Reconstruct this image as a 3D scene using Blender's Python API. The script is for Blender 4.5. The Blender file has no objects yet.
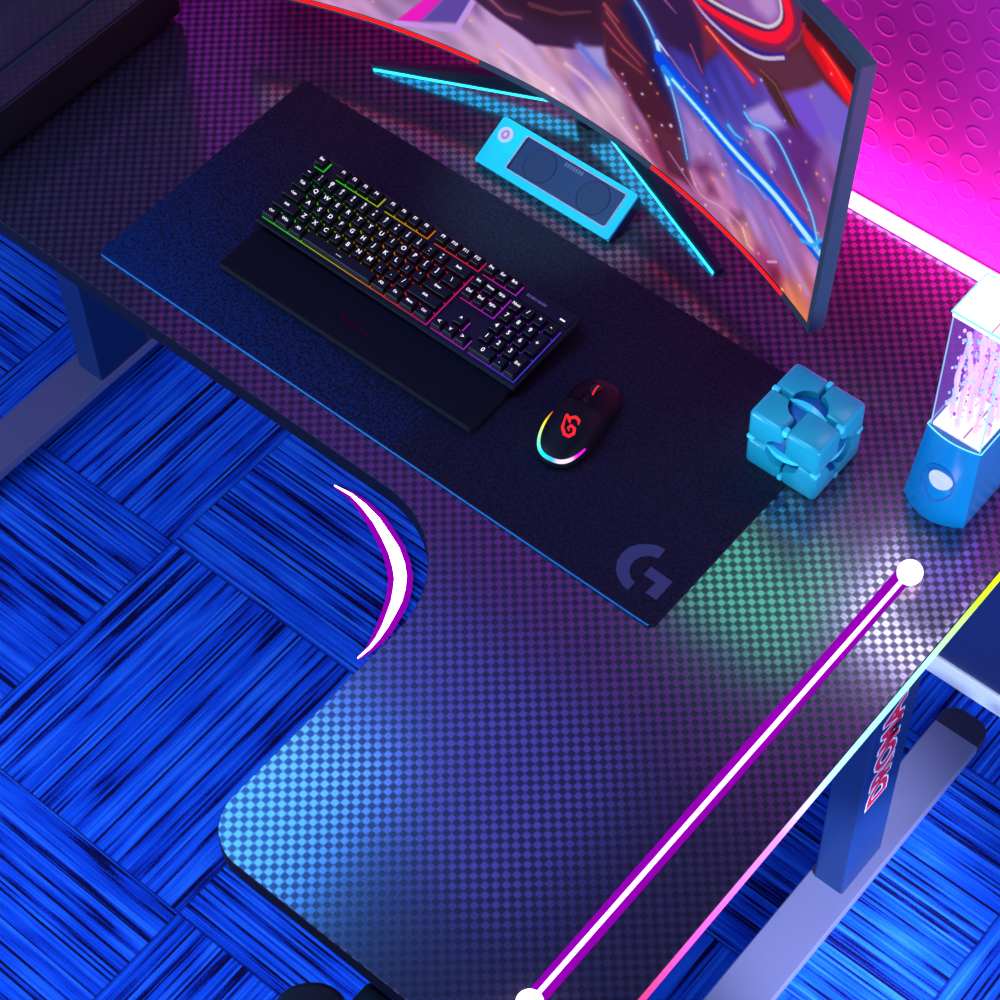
import bpy, bmesh, math, random
import numpy as np
from mathutils import Vector, Matrix
SC = bpy.context.scene
COL = SC.collection
PI = math.pi
D = 0.93                      # height of the desk top above the carpet
random.seed(7)

# ------------------------------------------------------------------ helpers
def lin(v):
    v = v / 255.0
    return v / 12.92 if v <= 0.04045 else ((v + 0.055) / 1.055) ** 2.4
def c(r, g, b): return (lin(r), lin(g), lin(b), 1.0)

def pm(name, col, rough=.5, metal=0., spec=.5, em=None, es=0., coat=0.):
    m = bpy.data.materials.new(name); m.use_nodes = True
    b = m.node_tree.nodes['Principled BSDF']
    b.inputs['Base Color'].default_value = col
    b.inputs['Roughness'].default_value = rough
    b.inputs['Metallic'].default_value = metal
    b.inputs['Specular IOR Level'].default_value = spec
    b.inputs['Coat Weight'].default_value = coat
    b.inputs['Coat Roughness'].default_value = .08
    if em:
        b.inputs['Emission Color'].default_value = em
        b.inputs['Emission Strength'].default_value = es
    return m
def emat(name, col, s):
    m = bpy.data.materials.new(name); m.use_nodes = True
    nt = m.node_tree; nt.nodes.clear()
    e = nt.nodes.new('ShaderNodeEmission'); o = nt.nodes.new('ShaderNodeOutputMaterial')
    e.inputs[0].default_value = col; e.inputs[1].default_value = s
    nt.links.new(e.outputs[0], o.inputs[0]); return m
class NT:
    """small helper for building node trees"""
    def __init__(s, m): s.m = m; s.t = m.node_tree; s.n = s.t.nodes; s.l = s.t.links
    def new(s, k, **kw):
        n = s.n.new(k)
        for a, v in kw.items(): setattr(n, a, v)
        return n
    def link(s, a, b): s.l.new(a, b)
    def math(s, op, a, b=None, cc=None):
        n = s.n.new('ShaderNodeMath'); n.operation = op
        for i, v in enumerate((a, b, cc)):
            if v is None: continue
            if isinstance(v, (int, float)): n.inputs[i].default_value = v
            else: s.l.new(v, n.inputs[i])
        return n.outputs[0]
    def ramp(s, fac, stops, interp='LINEAR'):
        r = s.n.new('ShaderNodeValToRGB'); e = r.color_ramp.elements
        r.color_ramp.interpolation = interp
        while len(e) < len(stops): e.new(.5)
        for i, (p, col) in enumerate(stops): e[i].position = p; e[i].color = col
        s.l.new(fac, r.inputs[0]); return r.outputs[0]
    def maprange(s, v, a, b, cc=0., d=1.):
        n = s.n.new('ShaderNodeMapRange'); n.inputs[1].default_value = a; n.inputs[2].default_value = b
        n.inputs[3].default_value = cc; n.inputs[4].default_value = d
        s.l.new(v, n.inputs[0]); return n.outputs[0]
    def mix(s, f, a, b):
        n = s.n.new('ShaderNodeMix'); n.data_type = 'RGBA'
        if isinstance(f, (int, float)): n.inputs[0].default_value = f
        else: s.l.new(f, n.inputs[0])
        for i, v in ((6, a), (7, b)):
            if isinstance(v, tuple): n.inputs[i].default_value = v
            else: s.l.new(v, n.inputs[i])
        return n.outputs[2]

class MB:
    """collects shapes in one bmesh, given in world coordinates (or in the parent's, see build)"""
    def __init__(s): s.b = bmesh.new(); s.mi = 0
    def _mat(s, faces):
        for f in faces: f.material_index = s.mi
    def box(s, x0, x1, y0, y1, z0, z1, bev=0., seg=2):
        t = bmesh.new(); bmesh.ops.create_cube(t, size=1.)
        for v in t.verts:
            v.co = Vector(((x0 + x1) / 2 + v.co.x * (x1 - x0), (y0 + y1) / 2 + v.co.y * (y1 - y0), (z0 + z1) / 2 + v.co.z * (z1 - z0)))
        if bev: bmesh.ops.bevel(t, geom=t.edges[:], offset=bev, segments=seg, affect='EDGES', profile=.5)
        return s.merge(t)
    def merge(s, t, mat=None):
        if mat is not None: bmesh.ops.transform(t, matrix=mat, verts=t.verts[:])
        me = bpy.data.meshes.new('tmp'); t.to_mesh(me); t.free()
        n0 = len(s.b.faces); s.b.from_mesh(me); bpy.data.meshes.remove(me)
        s.b.faces.ensure_lookup_table()
        for f in s.b.faces[n0:]: f.material_index = s.mi
        return s
    def obox(s, mat, sx, sy, sz, bev=0., seg=2):
        t = bmesh.new(); bmesh.ops.create_cube(t, size=1.)
        for v in t.verts: v.co = Vector((v.co.x * sx, v.co.y * sy, v.co.z * sz))
        if bev: bmesh.ops.bevel(t, geom=t.edges[:], offset=bev, segments=seg, affect='EDGES', profile=.5)
        return s.merge(t, mat)
    def prism(s, poly, z0, z1, bev=0., f=None):
        """extrude a 2-D polygon; f maps (a, b, n) to a point"""
        f = f or (lambda a, b, n: Vector((a, b, n)))
        t = bmesh.new()
        lo = [t.verts.new((p[0], p[1], z0)) for p in poly]; hi = [t.verts.new((p[0], p[1], z1)) for p in poly]
        n = len(poly); t.faces.new(lo[::-1]); t.faces.new(hi)
        for i in range(n): t.faces.new((lo[i], lo[(i + 1) % n], hi[(i + 1) % n], hi[i]))
        bmesh.ops.recalc_face_normals(t, faces=t.faces[:])
        if bev:
            ed = [e for e in t.edges if abs(e.verts[0].co.z - e.verts[1].co.z) < 1e-9]
            bmesh.ops.bevel(t, geom=ed, offset=bev, segments=2, affect='EDGES', profile=.5)
        for v in t.verts: v.co = f(*v.co)
        bmesh.ops.recalc_face_normals(t, faces=t.faces[:])
        return s.merge(t)
    def tube(s, pts, r, n=10, cap=True, closed=False):
        pts = [Vector(p) for p in pts]; N = len(pts)
        rr = r if isinstance(r, (list, tuple)) else [r] * N
        t = bmesh.new(); rings = []; up = None
        for i, p in enumerate(pts):
            if closed: d = pts[(i + 1) % N] - pts[i - 1]
            else: d = pts[min(i + 1, N - 1)] - pts[max(i - 1, 0)]
            d.normalize()
            if up is None: up = Vector((0, 0, 1)) if abs(d.z) < .9 else Vector((1, 0, 0))
            x = up - d * up.dot(d); x.normalize(); y = d.cross(x); up = x
            rings.append([t.verts.new(p + (x * math.cos(2 * PI * k / n) + y * math.sin(2 * PI * k / n)) * rr[i]) for k in range(n)])
        for i in range(N if closed else N - 1):
            a, b = rings[i], rings[(i + 1) % N]
            for k in range(n): t.faces.new((a[k], a[(k + 1) % n], b[(k + 1) % n], b[k]))
        if cap and not closed: t.faces.new(rings[0][::-1]); t.faces.new(rings[-1])
        for f in t.faces: f.smooth = True
        bmesh.ops.recalc_face_normals(t, faces=t.faces[:])
        return s.merge(t)
    def cyl(s, p0, p1, r, n=24, r1=None):
        p0, p1 = Vector(p0), Vector(p1); s.tube([p0, p1], [r, r if r1 is None else r1], n); return s
    def ball(s, p, r, n=12, sc=(1, 1, 1)):
        t = bmesh.new(); bmesh.ops.create_uvsphere(t, u_segments=n, v_segments=max(6, n // 2), radius=1.)
        for v in t.verts: v.co = Vector((p[0] + v.co.x * r * sc[0], p[1] + v.co.y * r * sc[1], p[2] + v.co.z * r * sc[2]))
        for f in t.faces: f.smooth = True
        return s.merge(t)
    def loft(s, loops, cap=True, smooth=False):
        t = bmesh.new(); R = [[t.verts.new(p) for p in L] for L in loops]; n = len(loops[0])
        for a, b in zip(R[:-1], R[1:]):
            for k in range(n):
                f = t.faces.new((a[k], a[(k + 1) % n], b[(k + 1) % n], b[k])); f.smooth = smooth
        if cap: t.faces.new(R[0][::-1]); t.faces.new(R[-1])
        bmesh.ops.recalc_face_normals(t, faces=t.faces[:])
        return s.merge(t)
    def build(s, name, mats, parent=None, smooth=None, world=True):
        me = bpy.data.meshes.new(name)
        if parent is not None and world:
            off = Vector((0, 0, 0)); q = parent
            while q is not None: off += q.location; q = q.parent
            for v in s.b.verts: v.co -= off
        s.b.to_mesh(me); s.b.free()
        for m in (mats if isinstance(mats, (list, tuple)) else [mats]): me.materials.append(m)
        if smooth:
            me.polygons.foreach_set('use_smooth', [True] * len(me.polygons))
            try: me.set_sharp_from_angle(angle=smooth)
            except Exception: pass
        o = bpy.data.objects.new(name, me); COL.objects.link(o)
        if parent is not None: o.parent = parent
        return o
def tag(o, label, cat, group=None):
    o['label'] = label; o['category'] = cat
    if group: o['group'] = group
    return o
def thing(name, loc, label, cat, group=None):
    o = bpy.data.objects.new(name, None); COL.objects.link(o); o.location = loc; o.empty_display_size = .05
    return tag(o, label, cat, group)
def structure(o): o['kind'] = 'structure'; return o
def text_mesh(txt, size, depth=0., offset=0., bold=False):
    """a bmesh with the given writing, centred, in the xy plane"""
    cu = bpy.data.curves.new('writing', 'FONT'); cu.body = txt; cu.size = size; cu.extrude = depth; cu.offset = offset
    cu.align_x = 'CENTER'; cu.align_y = 'CENTER'; cu.resolution_u = 3
    o = bpy.data.objects.new('writing', cu); COL.objects.link(o)
    dg = bpy.context.evaluated_depsgraph_get(); dg.update()
    me = bpy.data.meshes.new_from_object(o.evaluated_get(dg))
    t = bmesh.new(); t.from_mesh(me)
    bpy.data.objects.remove(o); bpy.data.curves.remove(cu); bpy.data.meshes.remove(me)
    return t
def round_poly(pts, radii, n=8):
    """round the corners of a polygon"""
    out = []; N = len(pts)
    for i in range(N):
        p = Vector(pts[i]); a = Vector(pts[i - 1]); b = Vector(pts[(i + 1) % N]); r = radii[i] if isinstance(radii, (list, tuple)) else radii
        if r <= 0: out.append(tuple(p)); continue
        d1 = (a - p).normalized(); d2 = (b - p).normalized(); ang = d1.angle(d2)
        t = r / math.tan(ang / 2); p1 = p + d1 * t; p2 = p + d2 * t
        cen = p + (d1 + d2).normalized() * (r / math.sin(ang / 2))
        v1 = p1 - cen; v2 = p2 - cen; da = v1.angle_signed(v2) if hasattr(v1, 'angle_signed') else v1.angle(v2)
        a1 = math.atan2(v1.y, v1.x); a2 = math.atan2(v2.y, v2.x); dd = (a2 - a1 + PI) % (2 * PI) - PI
        for k in range(n + 1):
            q = a1 + dd * k / n; out.append((cen.x + r * math.cos(q), cen.y + r * math.sin(q)))
    return out

# ------------------------------------------------------------------ materials
def weave_material():
    m = pm('carbon_weave', (0, 0, 0, 1), .3); t = NT(m); b = t.n['Principled BSDF']
    tc = t.new('ShaderNodeTexCoord'); mp = t.new('ShaderNodeMapping'); mp.inputs['Rotation'].default_value = (0, 0, math.radians(4.))
    t.link(tc.outputs['Object'], mp.inputs[0]); sx = t.new('ShaderNodeSeparateXYZ'); t.link(mp.outputs[0], sx.inputs[0])
    k = PI / .00835
    a = t.math('SINE', t.math('MULTIPLY', sx.outputs[0], k)); bb = t.math('SINE', t.math('MULTIPLY', sx.outputs[1], k))
    f = t.maprange(t.math('MULTIPLY', a, bb), -.28, .34)
    t.link(t.mix(f, WEAVE_DARK, WEAVE_LIGHT), b.inputs['Base Color'])
    t.link(t.maprange(f, 0, 1, .24, .15), b.inputs['Roughness'])
    t.link(t.maprange(f, 0, 1, .65, .75), b.inputs['Metallic'])
    t.link(t.maprange(f, 0, 1, .25, .6), b.inputs['Specular IOR Level'])
    return m
WEAVE_DARK = (.078, .076, .10, 1); WEAVE_LIGHT = (.25, .24, .31, 1)
M = {}
M['weave'] = weave_material()
M['desk_paint'] = pm('dark_desk_edge', (.002, .003, .012, 1), .6, 0, .08)
M['leg_paint'] = pm('leg_paint', (.004, .018, .085, 1), .42, 0., .3)
M['foot_paint'] = pm('foot_paint', (.12, .13, .27, 1), .4, .2)
M['foot_dark'] = pm('foot_cap_paint', (.01, .012, .04, 1), .5)
M['black'] = pm('matte_black', (.004, .004, .006, 1), .5, 0, .3)
M['black_gloss'] = pm('gloss_black', (.004, .004, .006, 1), .15)
M['rubber'] = pm('rubber', (.008, .008, .01, 1), .8)
M['monitor_grey'] = pm('monitor_plastic', c(52, 78, 104), .45, .0)
M['bezel'] = pm('bezel_plastic', c(46, 60, 78), .45)

def carpet_material():
    m = pm('striped_carpet', (0, 0, .5, 1), .95, 0, .1); t = NT(m); b = t.n['Principled BSDF']
    g = t.new('ShaderNodeNewGeometry'); s = t.new('ShaderNodeSeparateXYZ'); t.link(g.outputs['Position'], s.inputs[0])
    T = .478
    X = t.math('DIVIDE', t.math('SUBTRACT', s.outputs[0], -.139), T); Y = t.math('DIVIDE', t.math('SUBTRACT', s.outputs[1], .103), T)
    fx = t.math('FLOOR', X); fy = t.math('FLOOR', Y)
    par = t.math('FLOORED_MODULO', t.math('ADD', fx, fy), 2.)          # 1: pile runs along y
    def sel(p, q):  # par ? p : q
        return t.math('ADD', t.math('MULTIPLY', par, p), t.math('MULTIPLY', t.math('SUBTRACT', 1., par), q))
    ac = sel(s.outputs[0], s.outputs[1]); al = sel(s.outputs[1], s.outputs[0])
    tid = t.math('ADD', t.math('MULTIPLY', fx, 3.7), t.math('MULTIPLY', fy, 7.9))
    def rows(w, fl, add):
        """parallel yarn rows: one random number per row and a value that changes along it"""
        row = t.math('FLOOR', t.math('DIVIDE', ac, w))
        wn = t.new('ShaderNodeTexWhiteNoise', noise_dimensions='2D'); cv = t.new('ShaderNodeCombineXYZ')
        t.link(row, cv.inputs[0]); t.link(t.math('ADD', tid, add), cv.inputs[1]); t.link(cv.outputs[0], wn.inputs['Vector'])
        n = t.new('ShaderNodeTexNoise', noise_dimensions='2D'); n.inputs['Scale'].default_value = 1.; n.inputs['Detail'].default_value = 1.
        c2 = t.new('ShaderNodeCombineXYZ'); t.link(t.math('ADD', t.math('MULTIPLY', al, fl), t.math('MULTIPLY', wn.outputs[0], 6.)), c2.inputs[0])
        t.link(t.math('ADD', t.math('MULTIPLY', wn.outputs[0], 173.), t.math('MULTIPLY', tid, 1.7)), c2.inputs[1]); t.link(c2.outputs[0], n.inputs['Vector'])
        return wn.outputs[0], n.outputs[0]
    r1, a1 = rows(.0043, 8., 0.); r2, a2 = rows(.0021, 14., 31.); rb, ab = rows(.040, 8., 55.); r3, a3 = rows(.0009, 400., 77.)
    v = t.math('ADD', t.math('MULTIPLY', r1, .46), t.math('MULTIPLY', a1, .55))
    v = t.math('ADD', v, t.math('MULTIPLY', t.math('SUBTRACT', r2, .5), .20)); v = t.math('ADD', v, t.math('MULTIPLY', t.math('SUBTRACT', ab, .5), .34)); v = t.math('ADD', v, t.math('MULTIPLY', t.math('SUBTRACT', a3, .5), .22))
    col = t.ramp(v, [(.29, (.0015, .002, .05, 1)), (.35, (.002, .022, .33, 1)), (.43, (.003, .05, .54, 1)), (.60, (.004, .085, .70, 1)), (.80, (.02, .16, .82, 1))])
    # seams between the carpet tiles
    ex = t.math('ABSOLUTE', t.math('SUBTRACT', t.math('FRACT', X), .5)); ey = t.math('ABSOLUTE', t.math('SUBTRACT', t.math('FRACT', Y), .5))
    e = t.math('MAXIMUM', ex, ey); sm = t.maprange(e, .494, .4985)
    t.link(t.mix(t.math('MULTIPLY', sm, .75), col, (.002, .006, .09, 1)), b.inputs['Base Color'])
    bp = t.new('ShaderNodeBump'); bp.inputs['Strength'].default_value = .5; bp.inputs['Distance'].default_value = .003
    t.link(v, bp.inputs['Height']); t.link(bp.outputs[0], b.inputs['Normal'])
    return m
def wall_material():
    m = pm('embossed_wall', c(226, 40, 176), .5, 0, .3); t = NT(m); b = t.n['Principled BSDF']
    g = t.new('ShaderNodeNewGeometry'); s = t.new('ShaderNodeSeparateXYZ'); t.link(g.outputs['Position'], s.inputs[0])
    P = .0487
    u = t.math('SUBTRACT', t.math('FRACT', t.math('DIVIDE', t.math('SUBTRACT', s.outputs[0], .768 - P / 2 - P * 60), P)), .5)
    w = t.math('SUBTRACT', t.math('FRACT', t.math('DIVIDE', t.math('SUBTRACT', s.outputs[2], 1.242 - P / 2 - P * 60), P)), .5)
    r = t.math('SQRT', t.math('ADD', t.math('MULTIPLY', u, u), t.math('MULTIPLY', w, w)))
    ring = t.math('SUBTRACT', 1., t.maprange(t.math('ABSOLUTE', t.math('SUBTRACT', r, .29)), .0, .06))
    dome = t.maprange(r, .26, .3, .5, 0.)
    h = t.math('ADD', ring, dome)
    bp = t.new('ShaderNodeBump'); bp.inputs['Strength'].default_value = .45; bp.inputs['Distance'].default_value = .003
    t.link(h, bp.inputs['Height']); t.link(bp.outputs[0], b.inputs['Normal'])
    return m
M['carpet'] = carpet_material(); M['wall'] = wall_material()

# ------------------------------------------------------------------ the room
mb = MB(); mb.box(-2.6, 3.4, -3.2, .70, -.05, 0); structure(mb.build('floor', M['carpet']))
mb = MB(); mb.box(-2.6, 3.4, .70, .80, -.05, 2.7); structure(mb.build('wall_back', M['wall']))
M['white_paint'] = pm('white_baseboard', c(235, 235, 240), .4)
mb = MB(); mb.box(-2.6, 3.4, .692, .70, .052, .90); structure(mb.build('trim_1', pm('navy_panel', (.008, .018, .10, 1), .5)))
mb = MB(); mb.box(-2.6, 3.4, .686, .70, 0, .052, .003); structure(mb.build('baseboard_back', M['white_paint']))

# ------------------------------------------------------------------ the desk
desk = thing('gaming_desk', (0, 0, 0), 'L-shaped black gaming desk with checkered carbon weave top and glowing edge', 'desk')
outline = [(-.62, -.0425), (.685, -.0425), (.685, -.528), (1.184, -.528), (1.184, .676), (-.62, .676)]
outline = round_poly(outline, [.03, .145, .06, .04, .02, .02], 14)
# the concave inner corner of the L and its rounded outer corner are slightly stretched curves
mb = MB(); mb.prism(outline, D - .030, D, .0012)
top = mb.build('tabletop', [M['desk_paint'], M['weave']], desk)
for p in top.data.polygons:
    if p.normal.z > .9: p.material_index = 1
# colour-changing light strip along the right edge of the top
m = bpy.data.materials.new('edge_light'); m.use_nodes = True; t = NT(m); t.n.clear()
tc = t.new('ShaderNodeTexCoord'); s = t.new('ShaderNodeSeparateXYZ'); t.link(tc.outputs['Object'], s.inputs[0])
f = t.maprange(s.outputs[1], -.55, .68)
def ys(y): return (y + .55) / 1.23
col = t.ramp(f, [(ys(-.50), (1, .02, .05, 1)), (ys(-.36), (1, .04, .20, 1)), (ys(-.25), (1, .10, .62, 1)), (ys(-.12), (.75, .22, 1, 1)), (ys(-.03), (.35, .75, 1, 1)), (ys(.10), (.25, 1, .85, 1)), (ys(.20), (.35, 1, .35, 1)), (ys(.27), (.4, 1, .02, 1)), (ys(.36), (.75, 1, .0, 1)), (ys(.6), (1, .7, .0, 1))])
e = t.new('ShaderNodeEmission'); e.inputs[1].default_value = 2.1; o = t.new('ShaderNodeOutputMaterial')
t.link(col, e.inputs[0]); t.link(e.outputs[0], o.inputs[0]); M['edge_light'] = m
mb = MB(); mb.box(1.1835, 1.1885, -.48, .66, D - .012, D - .002, .0015)
mb.build('edge_light', M['edge_light'], desk)
def leg(x0, x1, y0, y1):
    mb = MB(); mb.box(x0, x1, y0, y1, .048, D - .035, .003)
    mb.box(x0 - .01, x1 + .01, y0 - .06, y1 + .06, D - .045, D - .0301, .002)
    return mb.build('leg', M['leg_paint'], desk)
def foot(x0, x1, y0, y1):
    mb = MB(); mb.box(x0, x1, y0, y1, .028, .05, .002)
    f = mb.build('foot', M['foot_paint'], desk)
    for ya, yb, sg in ((y1, y1 + .042, 1), (y0 - .042, y0, -1)):
        pl = round_poly([(x0, ya), (x1, ya), (x1, yb), (x0, yb)], [0, 0, .026, .026] if sg > 0 else [.026, .026, 0, 0], 6)
        mb = MB(); mb.prism(pl, .022, .049, .002); mb.build('foot_cap', M['foot_dark'], f)
    for y in (y0 + .06, y1 - .04):
        for x in (x0 + .018, x1 - .018):
            mb = MB(); mb.cyl((x, y, 0.), (x, y, .029), .014, 20); mb.build('leveling_pad', M['black'], f)
    return f
mb = MB(); mb.box(.938, 1.05, -.575, -.526, D - .075, D - .031, .006); mb.build('edge_bracket', M['black'], desk)
L1 = leg(1.053, 1.104, .257, .360); foot(1.044, 1.1225, -.09, .594)
leg(-.494, -.440, .245, .36); foot(-.517, -.437, -.09, .62)
mb = MB(); mb.box(-.45, 1.06, .29, .33, D - .07, D - .035, .002); mb.build('crossbar', M['leg_paint'], desk)
mb = MB(); mb.box(.75, 1.12, -.45, -.41, D - .07, D - .031, .002); mb.build('support_rail', M['leg_paint'], desk)
# red and white lettering running up the right leg
M['red_paint'] = pm('red_lettering', c(205, 10, 20), .4); M['white_letter'] = pm('white_lettering', c(225, 225, 235), .4)
rot = Matrix.Translation((1.1042, .302, .424)) @ Matrix(((0, 0, 1, 0), (0, -1, 0, 0), (1, 0, 0, 0), (0, 0, 0, 1)))
mb = MB(); t1 = text_mesh('DROMA', .074, .0001, .0062); bmesh.ops.scale(t1, vec=(1.0, .86, 1), verts=t1.verts[:]); mb.merge(t1, rot)
lw = mb.build('lettering', M['white_letter'], L1); lw['label'] = 'red lettering with white outline'
mb = MB(); t1 = text_mesh('DROMA', .074, .0001, .0028); bmesh.ops.scale(t1, vec=(1.0, .86, 1), verts=t1.verts[:]); mb.merge(t1, Matrix.Translation((.0003, 0, 0)) @ rot)
mb.build('letter_fill', M['red_paint'], L1)

# ------------------------------------------------------------------ light bar along the wall
M['bar_light'] = emat('bar_light', (1., .20, .85, 1), 8.)
lb = thing('light_bar', (.3, .687, D), 'long glowing pinkish white light bar lying along the back of the desk against the wall', 'light')
mb = MB(); mb.box(-.58, 1.17, .6972, .6990, D + .0005, D + .0095, .0005); mb.build('bar_housing', M['white_paint'], lb)
mb = MB(); mb.box(-.58, 1.17, .6765, .6972, D + .0002, D + .0095, .003, 3); mb.build('diffuser', M['bar_light'], lb)

# ------------------------------------------------------------------ neon tube on the desk and crescent on the carpet
M['neon_core'] = emat('neon_core', (1., .72, 1., 1), 3.2); M['neon_halo'] = emat('halo_glow', (.36, .0, .55, 1), .85)  # second material: the glow halo as an even magenta emission
nx0, ny0, nx1, ny1 = 1.103, .250, 1.099, -.447
nl = thing('neon_light', (1.1, -.1, D), 'straight magenta neon tube with white ball ends on the right side of the desk', 'light')
mb = MB(); mb.box(1.0885, 1.1105, ny1, ny0, D, D + .0015, .0005); mb.build('halo_strip', M['neon_halo'], nl)  # flat glowing strip in place of the tube's halo
mb = MB(); mb.tube([(nx0, ny0, D + .0034), (nx1, ny1, D + .0034)], .0026, 12); mb.build('tube', M['neon_core'], nl)
for x, y in ((nx0, ny0), (nx1, ny1)):
    mb = MB(); mb.ball((x + .004, y - .006, D + .0155), .0155, 24); mb.build('end_ball', M['neon_core'], nl)
cres_o = [(-.004, .357), (.030, .3625), (.061, .361), (.100, .354), (.134, .342), (.166, .3295), (.192, .313), (.211, .296), (.2255, .276), (.237, .254), (.245, .229), (.2515, .204), (.256, .178), (.257, .155), (.2535, .128)]
cres_i = [(-.004, .3562), (.030, .3585), (.060, .353), (.096, .342), (.128, .3275), (.157, .312), (.181, .295), (.199, .279), (.212, .261), (.224, .242), (.2335, .221), (.2435, .198), (.2505, .174), (.2535, .154), (.2525, .128)]
cl = thing('crescent_light', (.16, .28, 0), 'crescent-shaped white and magenta light lying on the blue carpet inside the desk corner', 'light')
M['crescent_core'] = emat('crescent_core', (1., .6, 1., 1), 6.)
mb = MB(); mb.prism(cres_o + cres_i[::-1], .003, .006); mb.build('diffuser', M['crescent_core'], cl)
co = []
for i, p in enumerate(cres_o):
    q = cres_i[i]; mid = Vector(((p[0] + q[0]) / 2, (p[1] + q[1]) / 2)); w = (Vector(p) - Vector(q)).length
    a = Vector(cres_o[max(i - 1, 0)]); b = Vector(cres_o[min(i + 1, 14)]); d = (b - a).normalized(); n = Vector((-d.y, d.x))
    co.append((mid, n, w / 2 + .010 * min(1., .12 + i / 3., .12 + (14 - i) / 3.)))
mb = MB(); mb.prism([tuple(m_ + n * w) for m_, n, w in co] + [tuple(m_ - n * w) for m_, n, w in co][::-1], 0., .003); mb.build('halo_strip', M['neon_halo'], cl)  # halo of the crescent, drawn as a glowing strip around it

# ------------------------------------------------------------------ mouse pad
def pad_material():
    m = pm('pad_cloth', (.01, .01, .02, 1), .9, 0, .15); t = NT(m); b = t.n['Principled BSDF']
    g = t.new('ShaderNodeNewGeometry'); s = t.new('ShaderNodeSeparateXYZ'); t.link(g.outputs['Position'], s.inputs[0])
    n = t.new('ShaderNodeTexNoise'); n.inputs['Scale'].default_value = 260.; n.inputs['Detail'].default_value = 2.
    t.link(g.outputs['Position'], n.inputs['Vector'])
    n2 = t.new('ShaderNodeTexNoise'); n2.inputs['Scale'].default_value = 6.; t.link(g.outputs['Position'], n2.inputs['Vector'])
    # printed blue speckle fading from the front left corner
    d = t.math('ADD', t.math('MULTIPLY', s.outputs[0], .50), t.math('MULTIPLY', s.outputs[1], 1.35))
    a = t.maprange(d, .02, .50, 1., 0.)
    a = t.math('MULTIPLY', a, t.maprange(s.outputs[0], .50, .53, 1., .16))
    sp = t.maprange(t.math('ADD', n.outputs[0], t.math('MULTIPLY', t.math('SUBTRACT', a, .5), .16)), .42, .60)
    f = t.math('MULTIPLY', sp, t.math('MULTIPLY', a, 1.))
    base = t.mix(t.maprange(n.outputs[0], .35, .65), (.017, .014, .028, 1), (.032, .026, .050, 1))
    t.link(t.mix(f, base, (.006, .062, .20, 1)), b.inputs['Base Color'])
    bp = t.new('ShaderNodeBump'); bp.inputs['Strength'].default_value = .25; bp.inputs['Distance'].default_value = .0006
    t.link(n.outputs[0], bp.inputs['Height']); t.link(bp.outputs[0], b.inputs['Normal']); return m
M['pad'] = pad_material(); M['stitch'] = pm('cyan_lit_stitch', c(20, 150, 225), .6); M['logo_grey'] = pm('pad_logo', c(88, 90, 128), .8)  # stitch colour holds the cyan light falling on the front edge
pad = thing('mouse_pad', (.457, .2, D), 'large black desk mat with blue-lit front edge under the keyboard and mouse', 'mouse pad')
ppoly = round_poly([(0, 0), (.9146, 0), (.9146, .4), (0, .4)], .008, 4)
mb = MB(); mb.prism(ppoly, D, D + .004, .001); mb.build('mat', M['pad'], pad)
mb = MB(); mb.tube([(.006, .0002, D + .0025)] + [(.02 + .875 * k / 8, -.0004, D + .0025) for k in range(9)] + [(.909, .0002, D + .0025)], .0012, 8); st = mb.build('stitched_edge', M['stitch'], pad); st['label'] = 'stitched front edge with blue light in its colour'
G1 = [(0.8329, 0.0356), (0.8256, 0.0476), (0.8237, 0.0593), (0.8251, 0.0714), (0.8311, 0.0811), (0.8399, 0.089), (0.8495, 0.0941), (0.8604, 0.0956), (0.8616, 0.0801), (0.8547, 0.0785), (0.8493, 0.0751), (0.8443, 0.0694), (0.8416, 0.0607), (0.8421, 0.0521), (0.8461, 0.0446), (0.8527, 0.0386), (0.8612, 0.0357), (0.8608, 0.0224), (0.8512, 0.0243), (0.8412, 0.0292)]
G2 = [(0.862, 0.0657), (0.8949, 0.0647), (0.8955, 0.0328), (0.8795, 0.0327), (0.8801, 0.051), (0.8624, 0.0513)]
mb = MB(); mb.prism(G1, D + .004, D + .0043); mb.prism(G2, D + .004, D + .0043); mb.build('logo', M['logo_grey'], pad)['label'] = 'grey letter G logo'
PT = D + .004

# ------------------------------------------------------------------ keyboard
P_ = .01928; KX, KY = .1365, .167
kb = thing('keyboard', (.353, .1575, PT), 'black full-size keyboard with rainbow backlight on the desk mat', 'keyboard')
mb = MB(); mb.box(.1305, .5765, .1605, .2935, PT + .001, PT + .0165, .003)
# raised strip of deck with the maker's label at the upper right, and the blank decks between the key blocks
mb.box(KX + 18.45 * P_, KX + 22.55 * P_, KY + 5.3 * P_, KY + 6.45 * P_, PT + .0165, PT + .0185, .0006)
M['kb_case'] = pm('keyboard_case', (.006, .006, .012, 1), .35, 0, .4)
mb.build('case', M['kb_case'], kb)
m = bpy.data.materials.new('key_backlight'); m.use_nodes = True; t = NT(m); t.n.clear()
g = t.new('ShaderNodeNewGeometry'); s = t.new('ShaderNodeSeparateXYZ'); t.link(g.outputs['Position'], s.inputs[0])
f = t.maprange(t.math('SUBTRACT', s.outputs[0], t.math('MULTIPLY', s.outputs[1], .15)), .10, .55)
RB = [(.0, (.02, .75, .05, 1)), (.12, (.08, .8, .02, 1)), (.24, (.5, .65, .01, 1)), (.38, (.9, .35, .01, 1)), (.5, (1, .06, .02, 1)), (.62, (.9, .01, .15, 1)), (.75, (.6, .02, .75, 1)), (.88, (.25, .03, .9, 1)), (1., (.04, .06, .9, 1))]
e = t.new('ShaderNodeEmission'); e.inputs[1].default_value = .62; o = t.new('ShaderNodeOutputMaterial')
t.link(t.ramp(f, RB), e.inputs[0]); t.link(e.outputs[0], o.inputs[0]); M['key_backlight'] = m
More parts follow.
